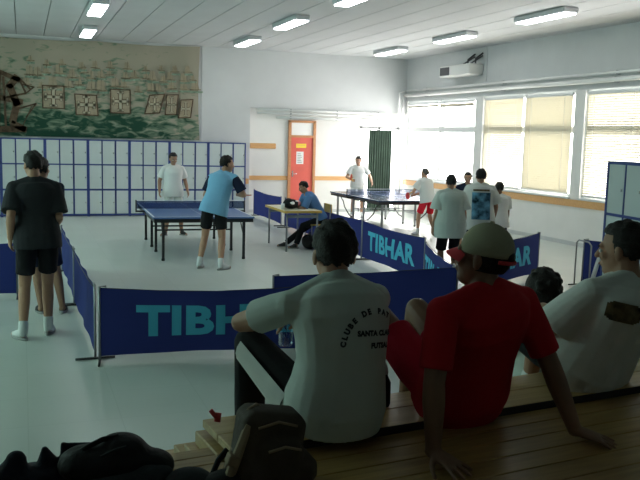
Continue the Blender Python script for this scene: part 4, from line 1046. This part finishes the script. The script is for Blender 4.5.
q = MB(); q.box((.03, 0, .11), (.20, .14, .22), 0, Matrix.Rotation(.16, 3, 'Y'), .025); q.box((.05, -.02, .05), (.24, .16, .10), 0, None, .03); q.box((.05, -.085, .09), (.13, .05, .12), 0, Matrix.Rotation(.1, 3, 'Y'), .02); q.remesh('body', M['bag_brown'], r, .008, 4)
q = MB(); q.tube([(-.02, -.076, .19), (.04, -.082, .205), (.10, -.074, .185)], .004, 6); q.tube([(.0, -.116, .135), (.05, -.118, .145), (.10, -.114, .13)], .004, 6); q.build('zip_fastener', M['strap'], r)
q = MB(); q.box((-.075, -.045, .105), (.028, .035, .21), 0, Matrix.Rotation(.40, 3, 'Y'), .01); q.box((-.05, .03, .12), (.03, .035, .2), 0, Matrix.Rotation(.38, 3, 'Y'), .01); q.build('shoulder_strap', M['strap'], r)
q = MB(); q.box((-.09, -.05, .10), (.035, .04, .03), 0, Matrix.Rotation(.4, 3, 'Y'), .004); q.build('buckle', M['strap'], r)
q = MB(); q.tube([(-.085, .03, .10), (-.115, .02, .075), (-.135, .01, .04), (-.13, 0, .015), (-.09, -.02, .010), (-.05, -.05, .015)], .009, 6); q.build('hanging_strap', M['bag_black'], r)
q = MB(); lump(q, [((-.10, -.03, .03), (.07, .06, .032))]); q.build('side_pocket', M['bag_black'], r)
q = MB(); q.tube([(-.02, -.02, .20), (-.03, -.01, .225), (.0, .02, .225), (.03, .02, .205)], .008, 6); q.build('top_handle', M['strap'], r)
q = MB(); q.tube([(-.10, .10, .16), (-.095, .105, .185)], .010, 8); q.tube([(-.10, .10, .17), (-.12, .105, .195)], .007, 8); q.build('red_tag', M['red'], r)
r = thing('drink_bottle', 'small black bottle with white cap on the lower bench beside the red shorts', 'bottle', bw(.75, .10, .90))
q = MB(); q.loft([[V((rr_*math.cos(2*PI*i/16), rr_*math.sin(2*PI*i/16), z)) for i in range(16)] for z, rr_ in ((0, .03), (.01, .034), (.10, .034), (.13, .02), (.14, .018))]); q.build('body', M['bag_black'], r)
q = MB(); q.loft([[V((rr_*math.cos(2*PI*i/14), rr_*math.sin(2*PI*i/14), z)) for i in range(14)] for z, rr_ in ((.138, .022), (.165, .018), (.19, .010))]); q.build('bottle_cap', M['line_white'], r)

# ------------------------------------------------------------------ daylight
sun = bpy.data.lights.new('sun', 'SUN'); sun.energy = 5.; sun.angle = math.radians(2.5); sun.color = (1., .96, .88)
so = bpy.data.objects.new('sun', sun); C.objects.link(so); so.rotation_euler = V((-.80, -.28, -.72)).to_track_quat('-Z', 'Y').to_euler()
wrl = bpy.data.worlds.new('daylight'); S.world = wrl; wrl.use_nodes = True
bg = wrl.node_tree.nodes['Background']; bg.inputs[0].default_value = (1.0, .985, .95, 1); bg.inputs[1].default_value = 7.0
def portal(name, c, w, h, fwd):
    l = bpy.data.lights.new(name, 'AREA'); l.shape = 'RECTANGLE'; l.size = w; l.size_y = h
    try: l.cycles.is_portal = True
    except Exception: pass
    o = bpy.data.objects.new(name, l); C.objects.link(o); o.location = c
    o.rotation_euler = V(fwd).to_track_quat('-Z', 'Y').to_euler()
for i, (s0, s1, _) in enumerate(wins):
    portal('window_portal', wp((s0+s1)/2, (ZS+ZT)/2, .3), s1-s0, ZT-ZS, -wn)
for y0, y1 in fill_wins: portal('window_portal', (XL-.25, (y0+y1)/2, 2.5), y1-y0, 1.6, (1, 0, 0))
portal('window_portal', (9.25, YB+.35, 1.2), 1.15, 2.3, (0, -1, 0))
